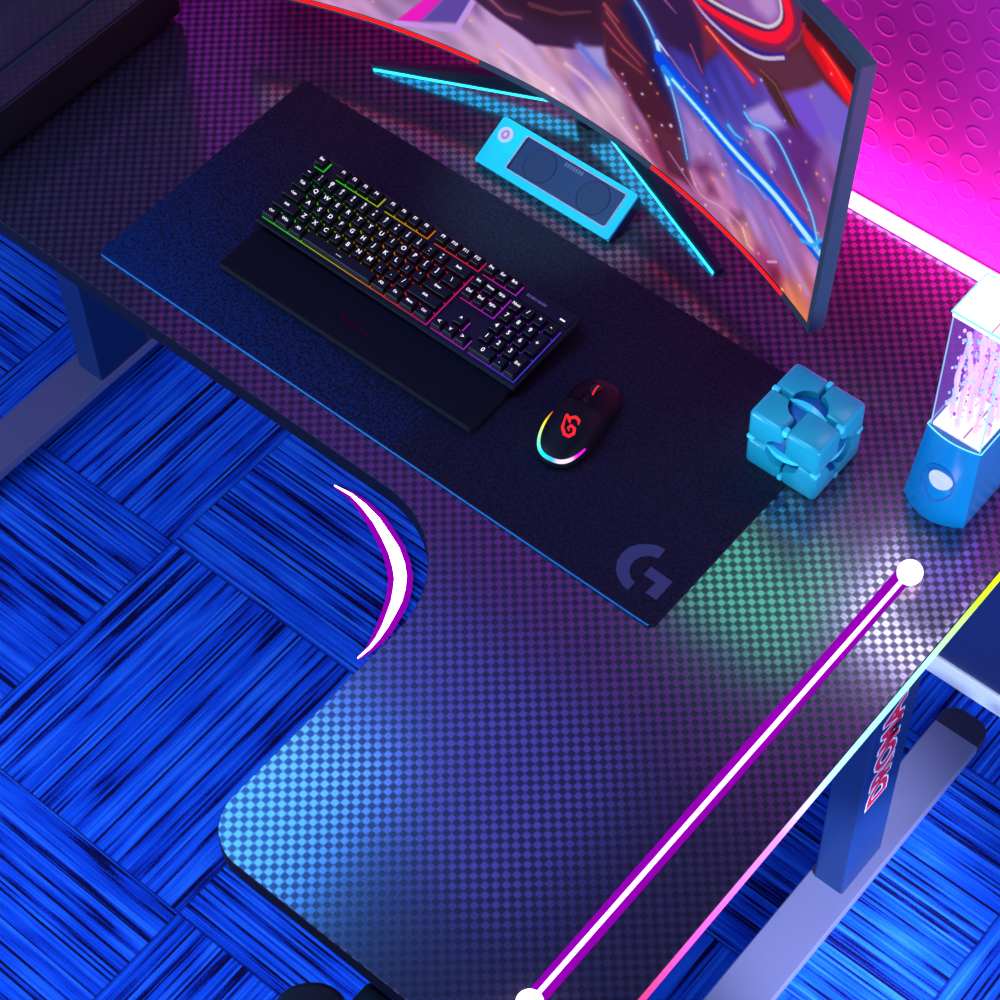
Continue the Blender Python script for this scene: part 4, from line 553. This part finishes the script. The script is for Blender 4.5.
def paint_screen():
    NX, NY = 520, 224
    s0, s1, h0, h1 = -SMAX + bs, SMAX - bs, .0095, MH - bt
    S, Hh = np.meshgrid(np.linspace(s0, s1, NX), np.linspace(h0, h1, NY)); S = S.ravel(); Hh = Hh.ravel()
    num = np.zeros((S.size, 3)); den = np.zeros(S.size)
    for (u, v), col in PAINT_BASE:
        w = 1 / (((S - u) ** 2 + (Hh - v) ** 2) + .0002) ** 2.
        num += w[:, None] * np.array(col, float); den += w
    img = num / den[:, None]
    rng = np.random.RandomState(3)
    # drifting streaks
    ph = np.sin(S * 90 + Hh * 150 + 3 * np.sin(S * 17 + Hh * 11)) * np.sin(S * 31 - Hh * 23 + 1.3)
    img *= (1 + .10 * ph)[:, None]
    def blend(al, col):
        nonlocal img
        img = img * (1 - al[:, None]) + al[:, None] * np.array(col, float)
    def sdist(pts):
        d = np.full(S.size, 1e9); par = np.full(S.size, 1e9); tot = 0.; L = []
        for a, b in zip(pts[:-1], pts[1:]): L.append(math.hypot(b[0] - a[0], b[1] - a[1]))
        T = max(sum(L), 1e-9)
        for (a, b), l in zip(zip(pts[:-1], pts[1:]), L):
            ex, ey = b[0] - a[0], b[1] - a[1]; u = np.clip(((S - a[0]) * ex + (Hh - a[1]) * ey) / max(l * l, 1e-12), 0, 1)
            dd = np.hypot(S - a[0] - u * ex, Hh - a[1] - u * ey); m_ = dd < d
            d[m_] = dd[m_]; par[m_] = (tot + u[m_] * l) / T; tot += l
        return d, par
    for op in PAINT_OPS:
        if op[0] == 'p':
            _, pts, col, soft, al = op
            d, _u = sdist(pts + pts[:1]); ins = np.zeros(S.size, bool)
            for (x0, y0), (x1, y1) in zip(pts, pts[1:] + pts[:1]):
                cr = ((y0 > Hh) != (y1 > Hh)) & (S < (x1 - x0) * (Hh - y0) / ((y1 - y0) if y1 != y0 else 1e-12) + x0)
                ins ^= cr
            sd = np.where(ins, d, -d); blend(al * np.clip(sd / soft * .5 + .5, 0, 1), col)
        else:
            _, pts, col, (w0, w1), glow, gc, al = op
            d, u = sdist(pts); w = (w0 + (w1 - w0) * u) / 2
            if gc is not None: blend(al * .75 * np.exp(-np.maximum(d - w, 0) / glow), gc)
            blend(al * np.clip((w - d) / .0016 + .5, 0, 1), col)
    img = np.clip(img, 0, 255) / 255.
    img = np.clip((img - img.mean(axis=1)[:, None]) * 1.04 + img.mean(axis=1)[:, None], 0, 1)
    linc = np.where(img <= .04045, img / 12.92, ((img + .055) / 1.055) ** 2.4)
    me = bpy.data.meshes.new('screen'); off = mn.location
    verts = [tuple(mon(a, b, .0009) - off) for a, b in zip(S, Hh)]
    faces = [(j * NX + i, j * NX + i + 1, (j + 1) * NX + i + 1, (j + 1) * NX + i) for j in range(NY - 1) for i in range(NX - 1)]
    me.from_pydata(verts, [], faces)
    at = me.color_attributes.new('Col', 'FLOAT_COLOR', 'POINT')
    at.data.foreach_set('color', np.concatenate([linc, np.ones((S.size, 1))], 1).ravel().astype(np.float32))
    m = bpy.data.materials.new('screen_image'); m.use_nodes = True; t = NT(m); b = t.n['Principled BSDF']
    a = t.new('ShaderNodeAttribute'); a.attribute_name = 'Col'; t.link(a.outputs['Color'], b.inputs['Emission Color'])
    b.inputs['Emission Strength'].default_value = .95; b.inputs['Base Color'].default_value = (.005, .005, .005, 1); b.inputs['Roughness'].default_value = .6; b.inputs['Specular IOR Level'].default_value = .04
    me.materials.append(m); o = bpy.data.objects.new('screen', me); COL.objects.link(o); o.parent = mn
    o['label'] = 'lit screen with abstract red, violet and blue artwork'
paint_screen()
# stand: two slender blades opening towards the front, cyan light along each
M['stand'] = pm('stand_metal', c(40, 52, 70), .35, .3)
M['cyan_line'] = emat('cyan_line', (.02, .55, .9, 1), 3.2)
AP = Vector((.3535, .592, D + .040))
for tip in (Vector((.0545, .4795, D + .0008)), Vector((.6525, .4795, D + .0008))):
    loops = []; dirv = (Vector((AP.x, AP.y, D)) - tip).normalized(); n = Vector((-dirv.y, dirv.x, 0)); n = n if n.y < 0 else -n
    for f in (0, .25, .5, .75, 1.):
        p = tip.lerp(AP, f); hh = .007 + .030 * f; w = .0065 + .006 * f; zl = D + .004 + .034 * f if f else D
        zl = D + .0008 + .032 * f
        A = Vector((p.x, p.y, zl))
        loops.append([A + n * w, A - n * w, A - n * w + Vector((0, 0, hh)), A + n * w * .6 + Vector((0, 0, hh))])
    mb = MB(); mb.loft(loops); lg = mb.build('stand_leg', M['stand'], mn)
    lp = []
    for f in (.012, .25, .5, .75, .97):
        p = tip.lerp(AP, f); w = .0065 + .006 * f; A = Vector((p.x, p.y, D + .0008 + .032 * f))
        lp.append([A + n * (w + .0012) + Vector((0, 0, -.0006)), A - n * w + Vector((0, 0, -.0006)), A - n * w + Vector((0, 0, .0012)), A + n * (w + .0012) + Vector((0, 0, .0026))])
    mb = MB(); mb.loft(lp); mb.build('light_line', M['cyan_line'], lg)['label'] = 'cyan light line'
mb = MB(); mb.cyl((AP.x, AP.y + .012, D + .0), (AP.x, AP.y + .012, D + .10), .032, 32, .024); mb.cyl((AP.x, AP.y + .012, D + .08), (AP.x, AP.y + .004, D + .34), .021, 24)
mb.obox(Matrix.Translation((AP.x, .575, D + .30)), .09, .045, .09, .006); mb.build('stand_neck', M['stand'], mn)

# ------------------------------------------------------------------ cyan speaker
sp = thing('tabletop_speaker', (.396, .458, D), 'bright cyan bar speaker with dark window lying in front of the monitor', 'speaker')
SA = Vector((.4268, D + .0105)); SB = Vector((.4920, D + .0415)); CH = (SB - SA).length
su = (SB - SA).normalized(); sn = Vector((-su.y, su.x))          # outward normal of the slanted face in (y, z)
def spf(a, v, n): q = SA + su * v + sn * n; return Vector((a, q.x, q.y))
SX0, SX1 = .2835, .5105
def dsec(a, k=1.):
    pts = []
    for i in range(13):
        u = PI * i / 12; v = CH / 2 - CH / 2 * math.cos(u); pts.append(spf(a, v, -.004 - .0235 * math.sin(u) ** .8 * k))
    return pts
M['cyan_shell'] = pm('cyan_shell', c(30, 225, 245), .35, 0, .4); M['spk_dark'] = pm('speaker_end', c(14, 26, 70), .25)
mb = MB(); mb.loft([dsec(SX0, .8), dsec(SX0 + .006), dsec(SX1 - .004), dsec(SX1, .97)]); mb.build('shell', M['cyan_shell'], sp, math.radians(40))
# front frame with the rectangular window cut out
def frame(mb, outer, inner, z0, z1, f):
    t = bmesh.new(); N = len(outer)
    Rr = [[t.verts.new(f(p[0], p[1], z)) for p in L] for L, z in ((outer, z0), (outer, z1), (inner, z1), (inner, z0))]
    for a, b in zip(Rr, Rr[1:] + Rr[:1]):
        for k in range(N): t.faces.new((a[k], a[(k + 1) % N], b[(k + 1) % N], b[k]))
    bmesh.ops.recalc_face_normals(t, faces=t.faces[:]); mb.merge(t)
outer = round_poly([(SX0, 0), (SX1, 0), (SX1, CH), (SX0, CH)], .004, 5)
WX0, WX1, WV0, WV1 = .3285, .4965, .0125, .0650
inner = round_poly([(WX0, WV0), (WX1, WV0), (WX1, WV1), (WX0, WV1)], .004, 5)
mb = MB(); frame(mb, outer, inner, -.004, .001, spf); mb.build('front_frame', M['cyan_shell'], sp)
M['pink_rim'] = pm('pink_rim', c(235, 190, 215), .3)
mb = MB(); mb.tube([spf(p[0], p[1], .0012) for p in inner], .0009, 6, closed=True); mb.build('window_rim', M['pink_rim'], sp)
m = pm('grille', c(34, 40, 96), .4); t = NT(m); b = t.n['Principled BSDF']; tc = t.new('ShaderNodeTexCoord'); s = t.new('ShaderNodeSeparateXYZ'); t.link(tc.outputs['Object'], s.inputs[0])
gx = t.math('SINE', t.math('MULTIPLY', s.outputs[0], 2000.)); gy = t.math('SINE', t.math('MULTIPLY', s.outputs[1], 2200.))
t.link(t.mix(t.maprange(t.math('MULTIPLY', gx, gy), -1, 1), c(16, 20, 56), c(44, 52, 108)), b.inputs['Base Color']); M['grille'] = m
mb = MB(); mb.prism([(WX0, WV0), (WX1, WV0), (WX1, WV1), (WX0, WV1)], -.0045, -.003, 0, spf); gr = mb.build('grille', M['grille'], sp)
M['cone'] = pm('speaker_cone', c(30, 36, 84), .5)
for a in (.3675, .4575):
    mb = MB(); mb.tube([spf(a + .0235 * math.cos(2 * PI * k / 32), (WV0 + WV1) / 2 + .0235 * math.sin(2 * PI * k / 32), -.0030) for k in range(32)], .0006, 6, closed=True)
    mb.prism([(a + .0225 * math.cos(2 * PI * k / 32), (WV0 + WV1) / 2 + .0225 * math.sin(2 * PI * k / 32)) for k in range(32)], -.003, -.0026, 0, spf); mb.build('driver', M['cone'], gr)
mb = MB(); M['faint_print'] = pm('faint_print', c(120, 110, 140), .5)
for k in range(7): mb.prism([(.396 + k * .0045, .056), (.399 + k * .0045, .056), (.399 + k * .0045, .0615), (.396 + k * .0045, .0615)], -.003, -.0024, 0, spf)
mb.build('printed_label', M['faint_print'], gr)
M['pink_button'] = pm('pink_button', c(255, 225, 240), .35); M['pink_ring'] = pm('pink_ring', c(240, 130, 190), .4)
bc = (.3015, CH * .70)
def disc(mb, r, z0, z1, sc=1.): mb.prism([(bc[0] + r * sc * math.cos(2 * PI * k / 28), bc[1] + r * math.sin(2 * PI * k / 28)) for k in range(28)], z0, z1, .0003, spf)
mb = MB(); disc(mb, .0112, 0., .0025); kn = mb.build('button', M['pink_button'], sp)
mb = MB(); disc(mb, .0068, .0025, .0029, .85); mb.build('button_mark', M['pink_ring'], kn)
mb = MB(); disc(mb, .0034, .0029, .0033, .7); mb.build('button_dot', M['pink_button'], kn)
mb = MB(); mb.prism([(p.y, p.z) for p in dsec(0, .9)], SX1, SX1 + .0008, 0, lambda a, b, n: Vector((n, a, b))); mb.build('end_cap', M['spk_dark'], sp)['label'] = 'dark glossy end cap'

# ------------------------------------------------------------------ blue gadget cube
CX0, CX1, CY0, CY1, CZ0, CZ1 = .853, .956, .262, .360, D, D + .100
cc_ = Vector(((CX0 + CX1) / 2, (CY0 + CY1) / 2, (CZ0 + CZ1) / 2)); hx, hy, hz = (CX1 - CX0) / 2, (CY1 - CY0) / 2, (CZ1 - CZ0) / 2
cu = thing('puzzle_cube', (cc_.x, cc_.y, D), 'blue plastic puzzle cube of eight rounded blocks beside the desk mat', 'puzzle cube')
M['cube_blue'] = pm('cube_blue', c(30, 165, 190), .3, 0, .5); M['cube_cyan'] = pm('cube_cyan', c(80, 232, 255), .25, 0, .5); M['cube_deep'] = pm('cube_deep', c(30, 96, 170), .35)
def boolean_cut(o, cutters):
    for q in cutters:
        md = o.modifiers.new('cut', 'BOOLEAN'); md.operation = 'DIFFERENCE'; md.object = q; md.solver = 'EXACT'
    dg = bpy.context.evaluated_depsgraph_get(); dg.update()
    me = bpy.data.meshes.new_from_object(o.evaluated_get(dg)); o.modifiers.clear(); o.data = me
    for q in cutters: bpy.data.objects.remove(q)
def cutter(ax):
    d = Vector([1. if i == ax else 0. for i in range(3)]); mb = MB(); p = Vector((0, 0, cc_.z - D))
    mb.cyl(p - d * .08, p + d * .08, .0245, 40); o = mb.build('cutter', M['cube_deep']); o.location = (cc_.x, cc_.y, D); return o
G_ = .0017
for sx in (-1, 1):
    for sy in (-1, 1):
        for sz in (-1, 1):
            mb = MB(); e = [(hx, sx, cc_.x), (hy, sy, cc_.y), (hz, sz, cc_.z)]
            lim = [(cn + G_, cn + hh) if sg > 0 else (cn - hh, cn - G_) for hh, sg, cn in e]
            mb.box(lim[0][0], lim[0][1], lim[1][0], lim[1][1], lim[2][0], lim[2][1], .0065, 3)
            o = mb.build('block', M['cube_blue'], cu, math.radians(40))
            if (sx, sy, sz) != (1, -1, 1):
                boolean_cut(o, [cutter(0), cutter(1), cutter(2)])
                o.data.polygons.foreach_set('use_smooth', [True] * len(o.data.polygons)); o.data.set_sharp_from_angle(angle=math.radians(35))
mb = MB(); mb.ball(cc_, .0455, 40); mb.build('core_ball', M['cube_deep'], cu)
# curved bright ribs crossing the round openings
def rib(plane_n, along, r0=.0468, r1=.0505, span=33, sh=0.):
    n = Vector(plane_n); a = Vector(along); mb = MB(); loops = []
    sd = n.cross(a)
    for k in range(17):
        th = math.radians(-span + 2 * span * k / 16); w = .0036 * math.cos(math.radians(-80 + 160 * k / 16)) + .0006
        d = n * math.cos(th) + a * math.sin(th); b0 = cc_ + d * .040 + sd * sh; b1 = cc_ + d * (r1 if True else r0) + sd * sh
        loops.append([b0 - sd * w, b0 + sd * w, b1 + sd * w, b1 - sd * w])
    mb.loft(loops); return mb.build('rib', M['cube_cyan'], cu, math.radians(40))
rib((0, 0, 1), (1, 0, 0)); rib((0, -1, 0), (1, 0, 0)); rib((1, 0, 0), (0, 1, 0))
# hinge tabs in the gaps at the middle of each edge
for a1 in range(3):
    a2, a3 = (a1 + 1) % 3, (a1 + 2) % 3
    for s2 in (-1, 1):
        for s3 in (-1, 1):
            p = [cc_.x, cc_.y, cc_.z]; h3 = (hx, hy, hz)
            p[a2] += s2 * (h3[a2] - .0052); p[a3] += s3 * (h3[a3] - .0052); sz_ = [.0105, .0105, .0105]; sz_[a1] = .0072
            if p[2] - sz_[2] / 2 < D: pass
            mb = MB(); mb.obox(Matrix.Translation(p), *sz_, .002); mb.build('hinge', M['cube_cyan'], cu)

# ------------------------------------------------------------------ fountain tower
ft = thing('fountain_speaker', (1.072, .398, D), 'blue tower speaker with glowing water tank at the right rear of the desk', 'speaker')
def bow(x0, x1, yf, yb, b, z, n=10):
    L = [Vector((x0 + (x1 - x0) * k / n, yf - b * math.sin(PI * k / n) ** .9, z)) for k in range(n + 1)]
    return L + [Vector((x1, yb, z)), Vector((x0, yb, z))]
M['tower_blue'] = pm('tower_blue', c(8, 140, 200), .25, 0, .5, coat=.4)
M['tower_white'] = emat('tower_glow', (.95, .88, 1., 1), 1.5); M['tower_cyan'] = emat('cyan_rim', (.25, .95, 1., 1), 1.2)
mb = MB(); mb.loft([bow(1.0315, 1.1165, .345, .458, .016, D), bow(1.031, 1.117, .3445, .458, .016, D + .003), bow(1.0315, 1.1055, .3715, .452, .0065, D + .110)])
base = mb.build('base', M['tower_blue'], ft, math.radians(35))
boolean = None
def facep(x, v):    # a point on the slanted front of the base
    z = D + .003 + (.107) * v; f = v; x0 = 1.031 + .0005 * f; x1 = 1.117 - .0115 * f
    k = (x - x0) / (x1 - x0); b = .016 + (.0065 - .016) * f
    return Vector((x, .3445 + .027 * f - b * max(0, math.sin(PI * min(max(k, 0), 1))) ** .9, z))
fn = Vector((0, -.107, .027)).normalized() * 1.; fn = Vector((0, -.97, .245))
def ell(cx, cv, rx, rv, dn, n=32, sh=0.): return [facep(cx + rx * math.cos(2 * PI * k / n), cv + rv * math.sin(2 * PI * k / n)) + fn * dn for k in range(n)]
M['tower_deep'] = pm('tower_deep', c(6, 118, 185), .3)
mb = MB(); mb.loft([ell(1.0705, .46, .0225, .23, -.002), ell(1.0705, .46, .0225, .23, .0008)]); wd = mb.build('round_recess', M['tower_deep'], ft)
mb = MB(); mb.loft([ell(1.0735, .53, .0155, .11, 0.), ell(1.0735, .53, .0155, .11, .0022)]); mb.build('power_button', pm('white_button', c(240, 235, 245), .35), ft)
TX0, TX1, TY0, TY1, TZ0, TZ1 = 1.0335, 1.1035, .373, .438, D + .110, D + .310
mb = MB(); mb.tube(bow(1.0315, 1.1055, .3715, .452, .0065, D + .111), .0009, 6, closed=True); mb.build('rim_light', M['tower_cyan'], ft)
mb = MB(); mb.box(TX0 + .003, TX1 - .003, TY0 + .002, TY1, TZ0, TZ0 + .006); mb.build('lit_plate', M['tower_white'], ft)
# clear tank: thin acrylic walls
m = bpy.data.materials.new('clear_acrylic'); m.use_nodes = True; t = NT(m); t.n.clear(); o = t.new('ShaderNodeOutputMaterial')
tr = t.new('ShaderNodeBsdfTransparent'); tr.inputs[0].default_value = (.93, .93, 1., 1); gl = t.new('ShaderNodeBsdfGlossy'); gl.inputs['Roughness'].default_value = .06
mx = t.new('ShaderNodeMixShader'); mx.inputs[0].default_value = .05
t.link(tr.outputs[0], mx.inputs[1]); t.link(gl.outputs[0], mx.inputs[2]); t.link(mx.outputs[0], o.inputs[0]); M['acrylic'] = m
mb = MB(); w_ = .002
for b_ in ((TX1 - w_, TX1, TY0, TY1), (TX0 + w_, TX1 - w_, TY0, TY0 + w_)): mb.box(*b_, TZ0, TZ1)
mb.build('tank_wall', M['acrylic'], ft)
m = bpy.data.materials.new('violet_acrylic'); m.use_nodes = True; t = NT(m); t.n.clear(); o = t.new('ShaderNodeOutputMaterial')
tr = t.new('ShaderNodeBsdfTransparent'); em_ = t.new('ShaderNodeEmission'); em_.inputs[0].default_value = (.38, .12, .85, 1); em_.inputs[1].default_value = .8; mx = t.new('ShaderNodeMixShader'); mx.inputs[0].default_value = .38
t.link(tr.outputs[0], mx.inputs[1]); t.link(em_.outputs[0], mx.inputs[2]); t.link(mx.outputs[0], o.inputs[0])
mb = MB(); mb.box(TX0, TX0 + w_, TY0, TY1, TZ0, TZ1); mb.build('side_wall', m, ft)
M['violet_back'] = pm('violet_glow', c(150, 80, 220), .3, 0, .5, c(215, 150, 255), .85)
mb = MB(); mb.box(TX0, TX1, TY1, TY1 + .003, TZ0, TZ1); mb.build('back_panel', M['violet_back'], ft)
mb = MB(); mb.box(TX0 - .001, TX1 + .001, TY0 - .001, TY1 + .004, TZ1, TZ1 + .010, .002); cap = mb.build('cap', M['tower_white'], ft)
mb = MB(); mb.tube([(TX0 - .001, TY0 - .001, TZ1 + .009), (TX1 + .001, TY0 - .001, TZ1 + .009), (TX1 + .001, TY1 + .004, TZ1 + .009), (TX0 - .001, TY1 + .004, TZ1 + .009)], .0016, 6, closed=True); mb.build('cap_rim', M['tower_cyan'], cap)
M['pink_divider'] = emat('pink_divider', (1., .35, .75, 1), .8)
mb = MB(); mb.box(1.0772, 1.0788, TY0 + .003, TY1, TZ0 + .006, TZ0 + .0085); mb.box(1.083, 1.0846, TY0, TY1, TZ1 + .0098, TZ1 + .0108); mb.build('divider_line', M['pink_divider'], ft)
M['water_light'] = pm('lit_water', c(200, 170, 255), .1, 0, .5, c(250, 205, 255), .85)
M['water_blue'] = pm('lit_water_blue', c(120, 210, 255), .1, 0, .5, c(130, 215, 255), .85)
M['water_violet'] = pm('lit_water_violet', c(150, 80, 230), .1, 0, .5, c(170, 90, 235), .7)
mb = MB()
for x in (TX0 + .001, TX1 - .001): mb.tube([(x, TY0 + .001, TZ0), (x, TY0 + .001, TZ1)], .0008, 6)
mb.build('corner_edges', M['tower_cyan'], ft)
rg = random.Random(11)
for j, (x, y) in enumerate(((1.047, .395), (1.056, .42), (1.062, .385), (1.068, .400), (1.071, .422), (1.084, .390), (1.088, .412), (1.092, .425), (1.097, .395))):
    mb = MB(); hmax = rg.uniform(.13, .182); n = 26; pts = []; rr = []
    for k in range(n + 1):
        f = k / n; pts.append((x + .003 * math.sin(f * 9 + j) * f, y + .003 * math.cos(f * 8 + j) * f, TZ0 + .006 + hmax * f)); rr.append(.0022 + .0018 * abs(math.sin(f * 17 + j * 2)) * (1 - f * .4))
    mb.tube(pts, rr, 8)
    for k in range(46):
        f = rg.uniform(.1, 1.05); a = rg.uniform(0, 2 * PI); r = .003 + .008 * rg.random()
        mb.mi = rg.choice((0, 0, 0, 1, 1, 2))
        X = min(max(x + r * math.cos(a), TX0 + .005), TX1 - .005); Y = min(max(y + r * math.sin(a), TY0 + .005), TY1 - .003)
        mb.ball((X, Y, TZ0 + .008 + min(hmax * f, .183)), rg.uniform(.0007, .0021), 8, (1, 1, 1.5))
    mb.build('water_jet', [M['water_light'], M['water_blue'], M['water_violet']], ft)

# ------------------------------------------------------------------ computer tower
pc = thing('computer_tower', (-.33, .16, D), 'black computer case with glossy side panel at the left end of the desk', 'computer case')
X1, X0, Y0, Y1, H_ = -.218, -.44, -.10, .383, .47
mb = MB(); mb.box(X0, X1, Y0, Y1, D + .012, D + .085, .004); mb.box(X0, X1 - .006, Y0, Y1, D + .085, D + H_, .004); mb.build('case', M['black'], pc)
M['side_glass'] = pm('smoked_glass', (.16, .15, .21, 1), .06, .75)
mb = MB(); mb.box(X1 - .006, X1, Y0 + .006, Y1 - .006, D + .087, D + H_ - .02, .001); mb.build('side_panel', M['side_glass'], pc)
M['rail'] = pm('rail_metal', c(48, 62, 78), .4, .2)
mb = MB(); mb.box(X1 - .004, X1 + .005, Y0 + .002, Y1 - .002, D + .137, D + .147, .001); mb.build('side_rail', M['rail'], pc)
mb = MB(); mb.box(X1 - .004, X1 + .0015, Y0 + .002, Y1 - .002, D + .084, D + .0865); mb.build('lower_trim', M['rail'], pc)
mb = MB(); mb.box(X0 + .02, X1 - .02, Y0 + .03, Y1 - .03, D + H_, D + H_ + .006, .002); mb.build('top_filter', M['rubber'], pc)
for x in (X0 + .03, X1 - .03):
    for y in (Y0 + .04, Y1 - .04):
        mb = MB(); mb.cyl((x, y, D), (x, y, D + .013), .016, 18); mb.build('case_foot', M['rubber'], pc)

# ------------------------------------------------------------------ chair pushed under the front of the desk
ccx, ccy = .733, -.842
ch = thing('desk_chair', (ccx, ccy, 0), 'black office chair with its armrest showing at the near end of the desk', 'chair')
ch.rotation_euler = (0, 0, math.radians(45))
M['chair_fabric'] = pm('chair_fabric', (.006, .007, .010, 1), .8); M['chair_pad'] = pm('armrest_pad', (.010, .016, .03, 1), .55)
def cb(name, mat, parent, fn_):
    mb = MB(); fn_(mb); return mb.build(name, mat, parent, None, False)
cb('seat', M['chair_fabric'], ch, lambda m_: m_.box(-.225, .225, -.23, .23, .44, .53, .02, 3))
cb('backrest', M['chair_fabric'], ch, lambda m_: m_.box(-.21, .21, -.31, -.24, .56, .86, .025, 3))
cb('gas_lift', M['black_gloss'], ch, lambda m_: (m_.cyl((0, 0, .10), (0, 0, .44), .025), m_.box(-.1, .1, -.1, .1, .42, .44, .004)))
cb('back_bracket', M['black'], ch, lambda m_: m_.box(-.03, .03, -.30, -.15, .425, .60, .01))
for sg in (-1, 1):
    ar = cb('armrest', M['chair_pad'], ch, lambda m_: m_.prism(round_poly([(sg * .288 - .047, -.12), (sg * .288 + .047, -.12), (sg * .288 + .047, .178), (sg * .288 - .047, .178)], .044, 8), .655, .685, .007))
    cb('armrest_post', M['black'], ar, lambda m_: (m_.box(sg * .288 - .02, sg * .288 + .02, -.03, .06, .47, .656, .004), m_.box(min(sg * .2, sg * .3), max(sg * .2, sg * .3), -.03, .06, .425, .445, .003)))
for k in range(5):
    a = 2 * PI * k / 5 + .3; dx, dy = math.cos(a), math.sin(a)
    lg = cb('base_leg', M['black'], ch, lambda m_: m_.tube([(0, 0, .11), (dx * .15, dy * .15, .095), (dx * .27, dy * .27, .075)], [.03, .024, .016], 8))
    cb('castor', M['rubber'], lg, lambda m_: m_.cyl((dx * .27 - dy * .022, dy * .27 + dx * .022, .03), (dx * .27 + dy * .022, dy * .27 - dx * .022, .03), .03, 20))

# ------------------------------------------------------------------ light
def area(name, loc, target, size, col, power, sy=None, spread=180, xdir=(1, 0, 0)):
    L = bpy.data.lights.new(name, 'AREA'); L.energy = power; L.color = col; L.size = size; L.spread = math.radians(spread)
    if sy: L.shape = 'RECTANGLE'; L.size_y = sy
    o = bpy.data.objects.new(name, L); COL.objects.link(o)
    z = (Vector(loc) - Vector(target)).normalized(); x = Vector(xdir); x = (x - z * x.dot(z)).normalized(); y = z.cross(x)
    o.matrix_world = Matrix.Translation(loc) @ Matrix((x, y, z)).transposed().to_4x4(); return o
def spot(name, loc, target, ang, col, power, blend=1., r=.04):
    L = bpy.data.lights.new(name, 'SPOT'); L.energy = power; L.color = col; L.spot_size = math.radians(ang); L.spot_blend = blend; L.shadow_soft_size = r
    o = bpy.data.objects.new(name, L); COL.objects.link(o); o.location = loc
    o.rotation_euler = (Vector(target) - Vector(loc)).to_track_quat('-Z', 'Y').to_euler(); return o
area('floor_fill_left', (-.7, -2.1, .85), (.0, .05, 0), 1.0, (.50, .66, 1.), 88.)  # unseen fill, added low so it brightens the carpet and not the top
area('floor_fill_right', (2.6, -.8, .85), (1.25, .2, 0), .8, (.50, .66, 1.), 60.)  # added fill for the carpet and leg at the right
spot('foot_spot', (2.3, -.4, .8), (1.085, .24, .05), 22, (.74, .80, 1.), 480., .9)  # added spot to brighten the right foot
area('wall_fill', (.5, .655, D + .03), (.5, .72, D + .13), 2.0, (1., .03, .60), 4.0, .02, 170)  # added magenta fill, strengthens the light bar's wash on the wall
area('blue_glare_fill', (-.12, -.05, 2.5), (.68, -.5, D), .60, (.06, .36, 1.), 3.8, None, 110)  # added light, placed for the blue glare on the near desk corner
area('green_glare_fill', (.70, .62, 1.76), (.98, .15, D), .24, (.02, 1., .35), .16, None, 110)  # added light whose reflection makes the green patch on the desk
area('white_glare_fill', (.95, .64, 1.66), (1.14, .22, D), .15, (.75, .75, 1.), .18, None, 90)  # added light, mirrored in the top as the pale patch at right
area('overhead_fill', (.3, -.9, 2.75), (.4, .15, D), 1.2, (.36, .34, 1.), 5.)  # unseen soft fill added above the things on the desk
spot('cyan_spot_cube', (.55, -.55, 2.3), (.905, .31, D + .05), 7, (.25, 1., .95), 45., .6)  # added spot that tints the cube cyan
spot('cyan_spot_speaker', (.2, -.6, 2.4), (.397, .46, D + .02), 11, (.4, .95, 1.), 85., .6)  # added spot that brightens the speaker front
area('violet_glow', (-.02, .42, 2.68), (.5, -.05, D), .95, (.16, .13, 1.), .8, .45, 120)  # unseen overhead light added for the violet tone of the desk
w = bpy.data.worlds.new('room_glow'); SC.world = w; w.use_nodes = True
w.node_tree.nodes['Background'].inputs[0].default_value = (.09, .07, .46, 1); w.node_tree.nodes['Background'].inputs[1].default_value = .17

# ------------------------------------------------------------------ camera
cam = bpy.data.cameras.new('camera'); co_ = bpy.data.objects.new('camera', cam); COL.objects.link(co_)
cam.sensor_width = 36.; cam.sensor_fit = 'HORIZONTAL'; cam.lens = 2395.6028 / 1000 * 36.; cam.clip_start = .05
co_.location = (1.758384, -1.207298, 3.310503); co_.rotation_euler = (.606875, .021698, .695185)
SC.camera = co_
SC.view_settings.view_transform = 'Standard'; SC.view_settings.look = 'None'
SC.view_settings.exposure = 0.; SC.view_settings.gamma = 1.; SC.view_settings.use_curve_mapping = False
SC.cycles.use_denoising = True; SC.cycles.max_bounces = 6; SC.cycles.sample_clamp_indirect = 4.; SC.cycles.transparent_max_bounces = 12
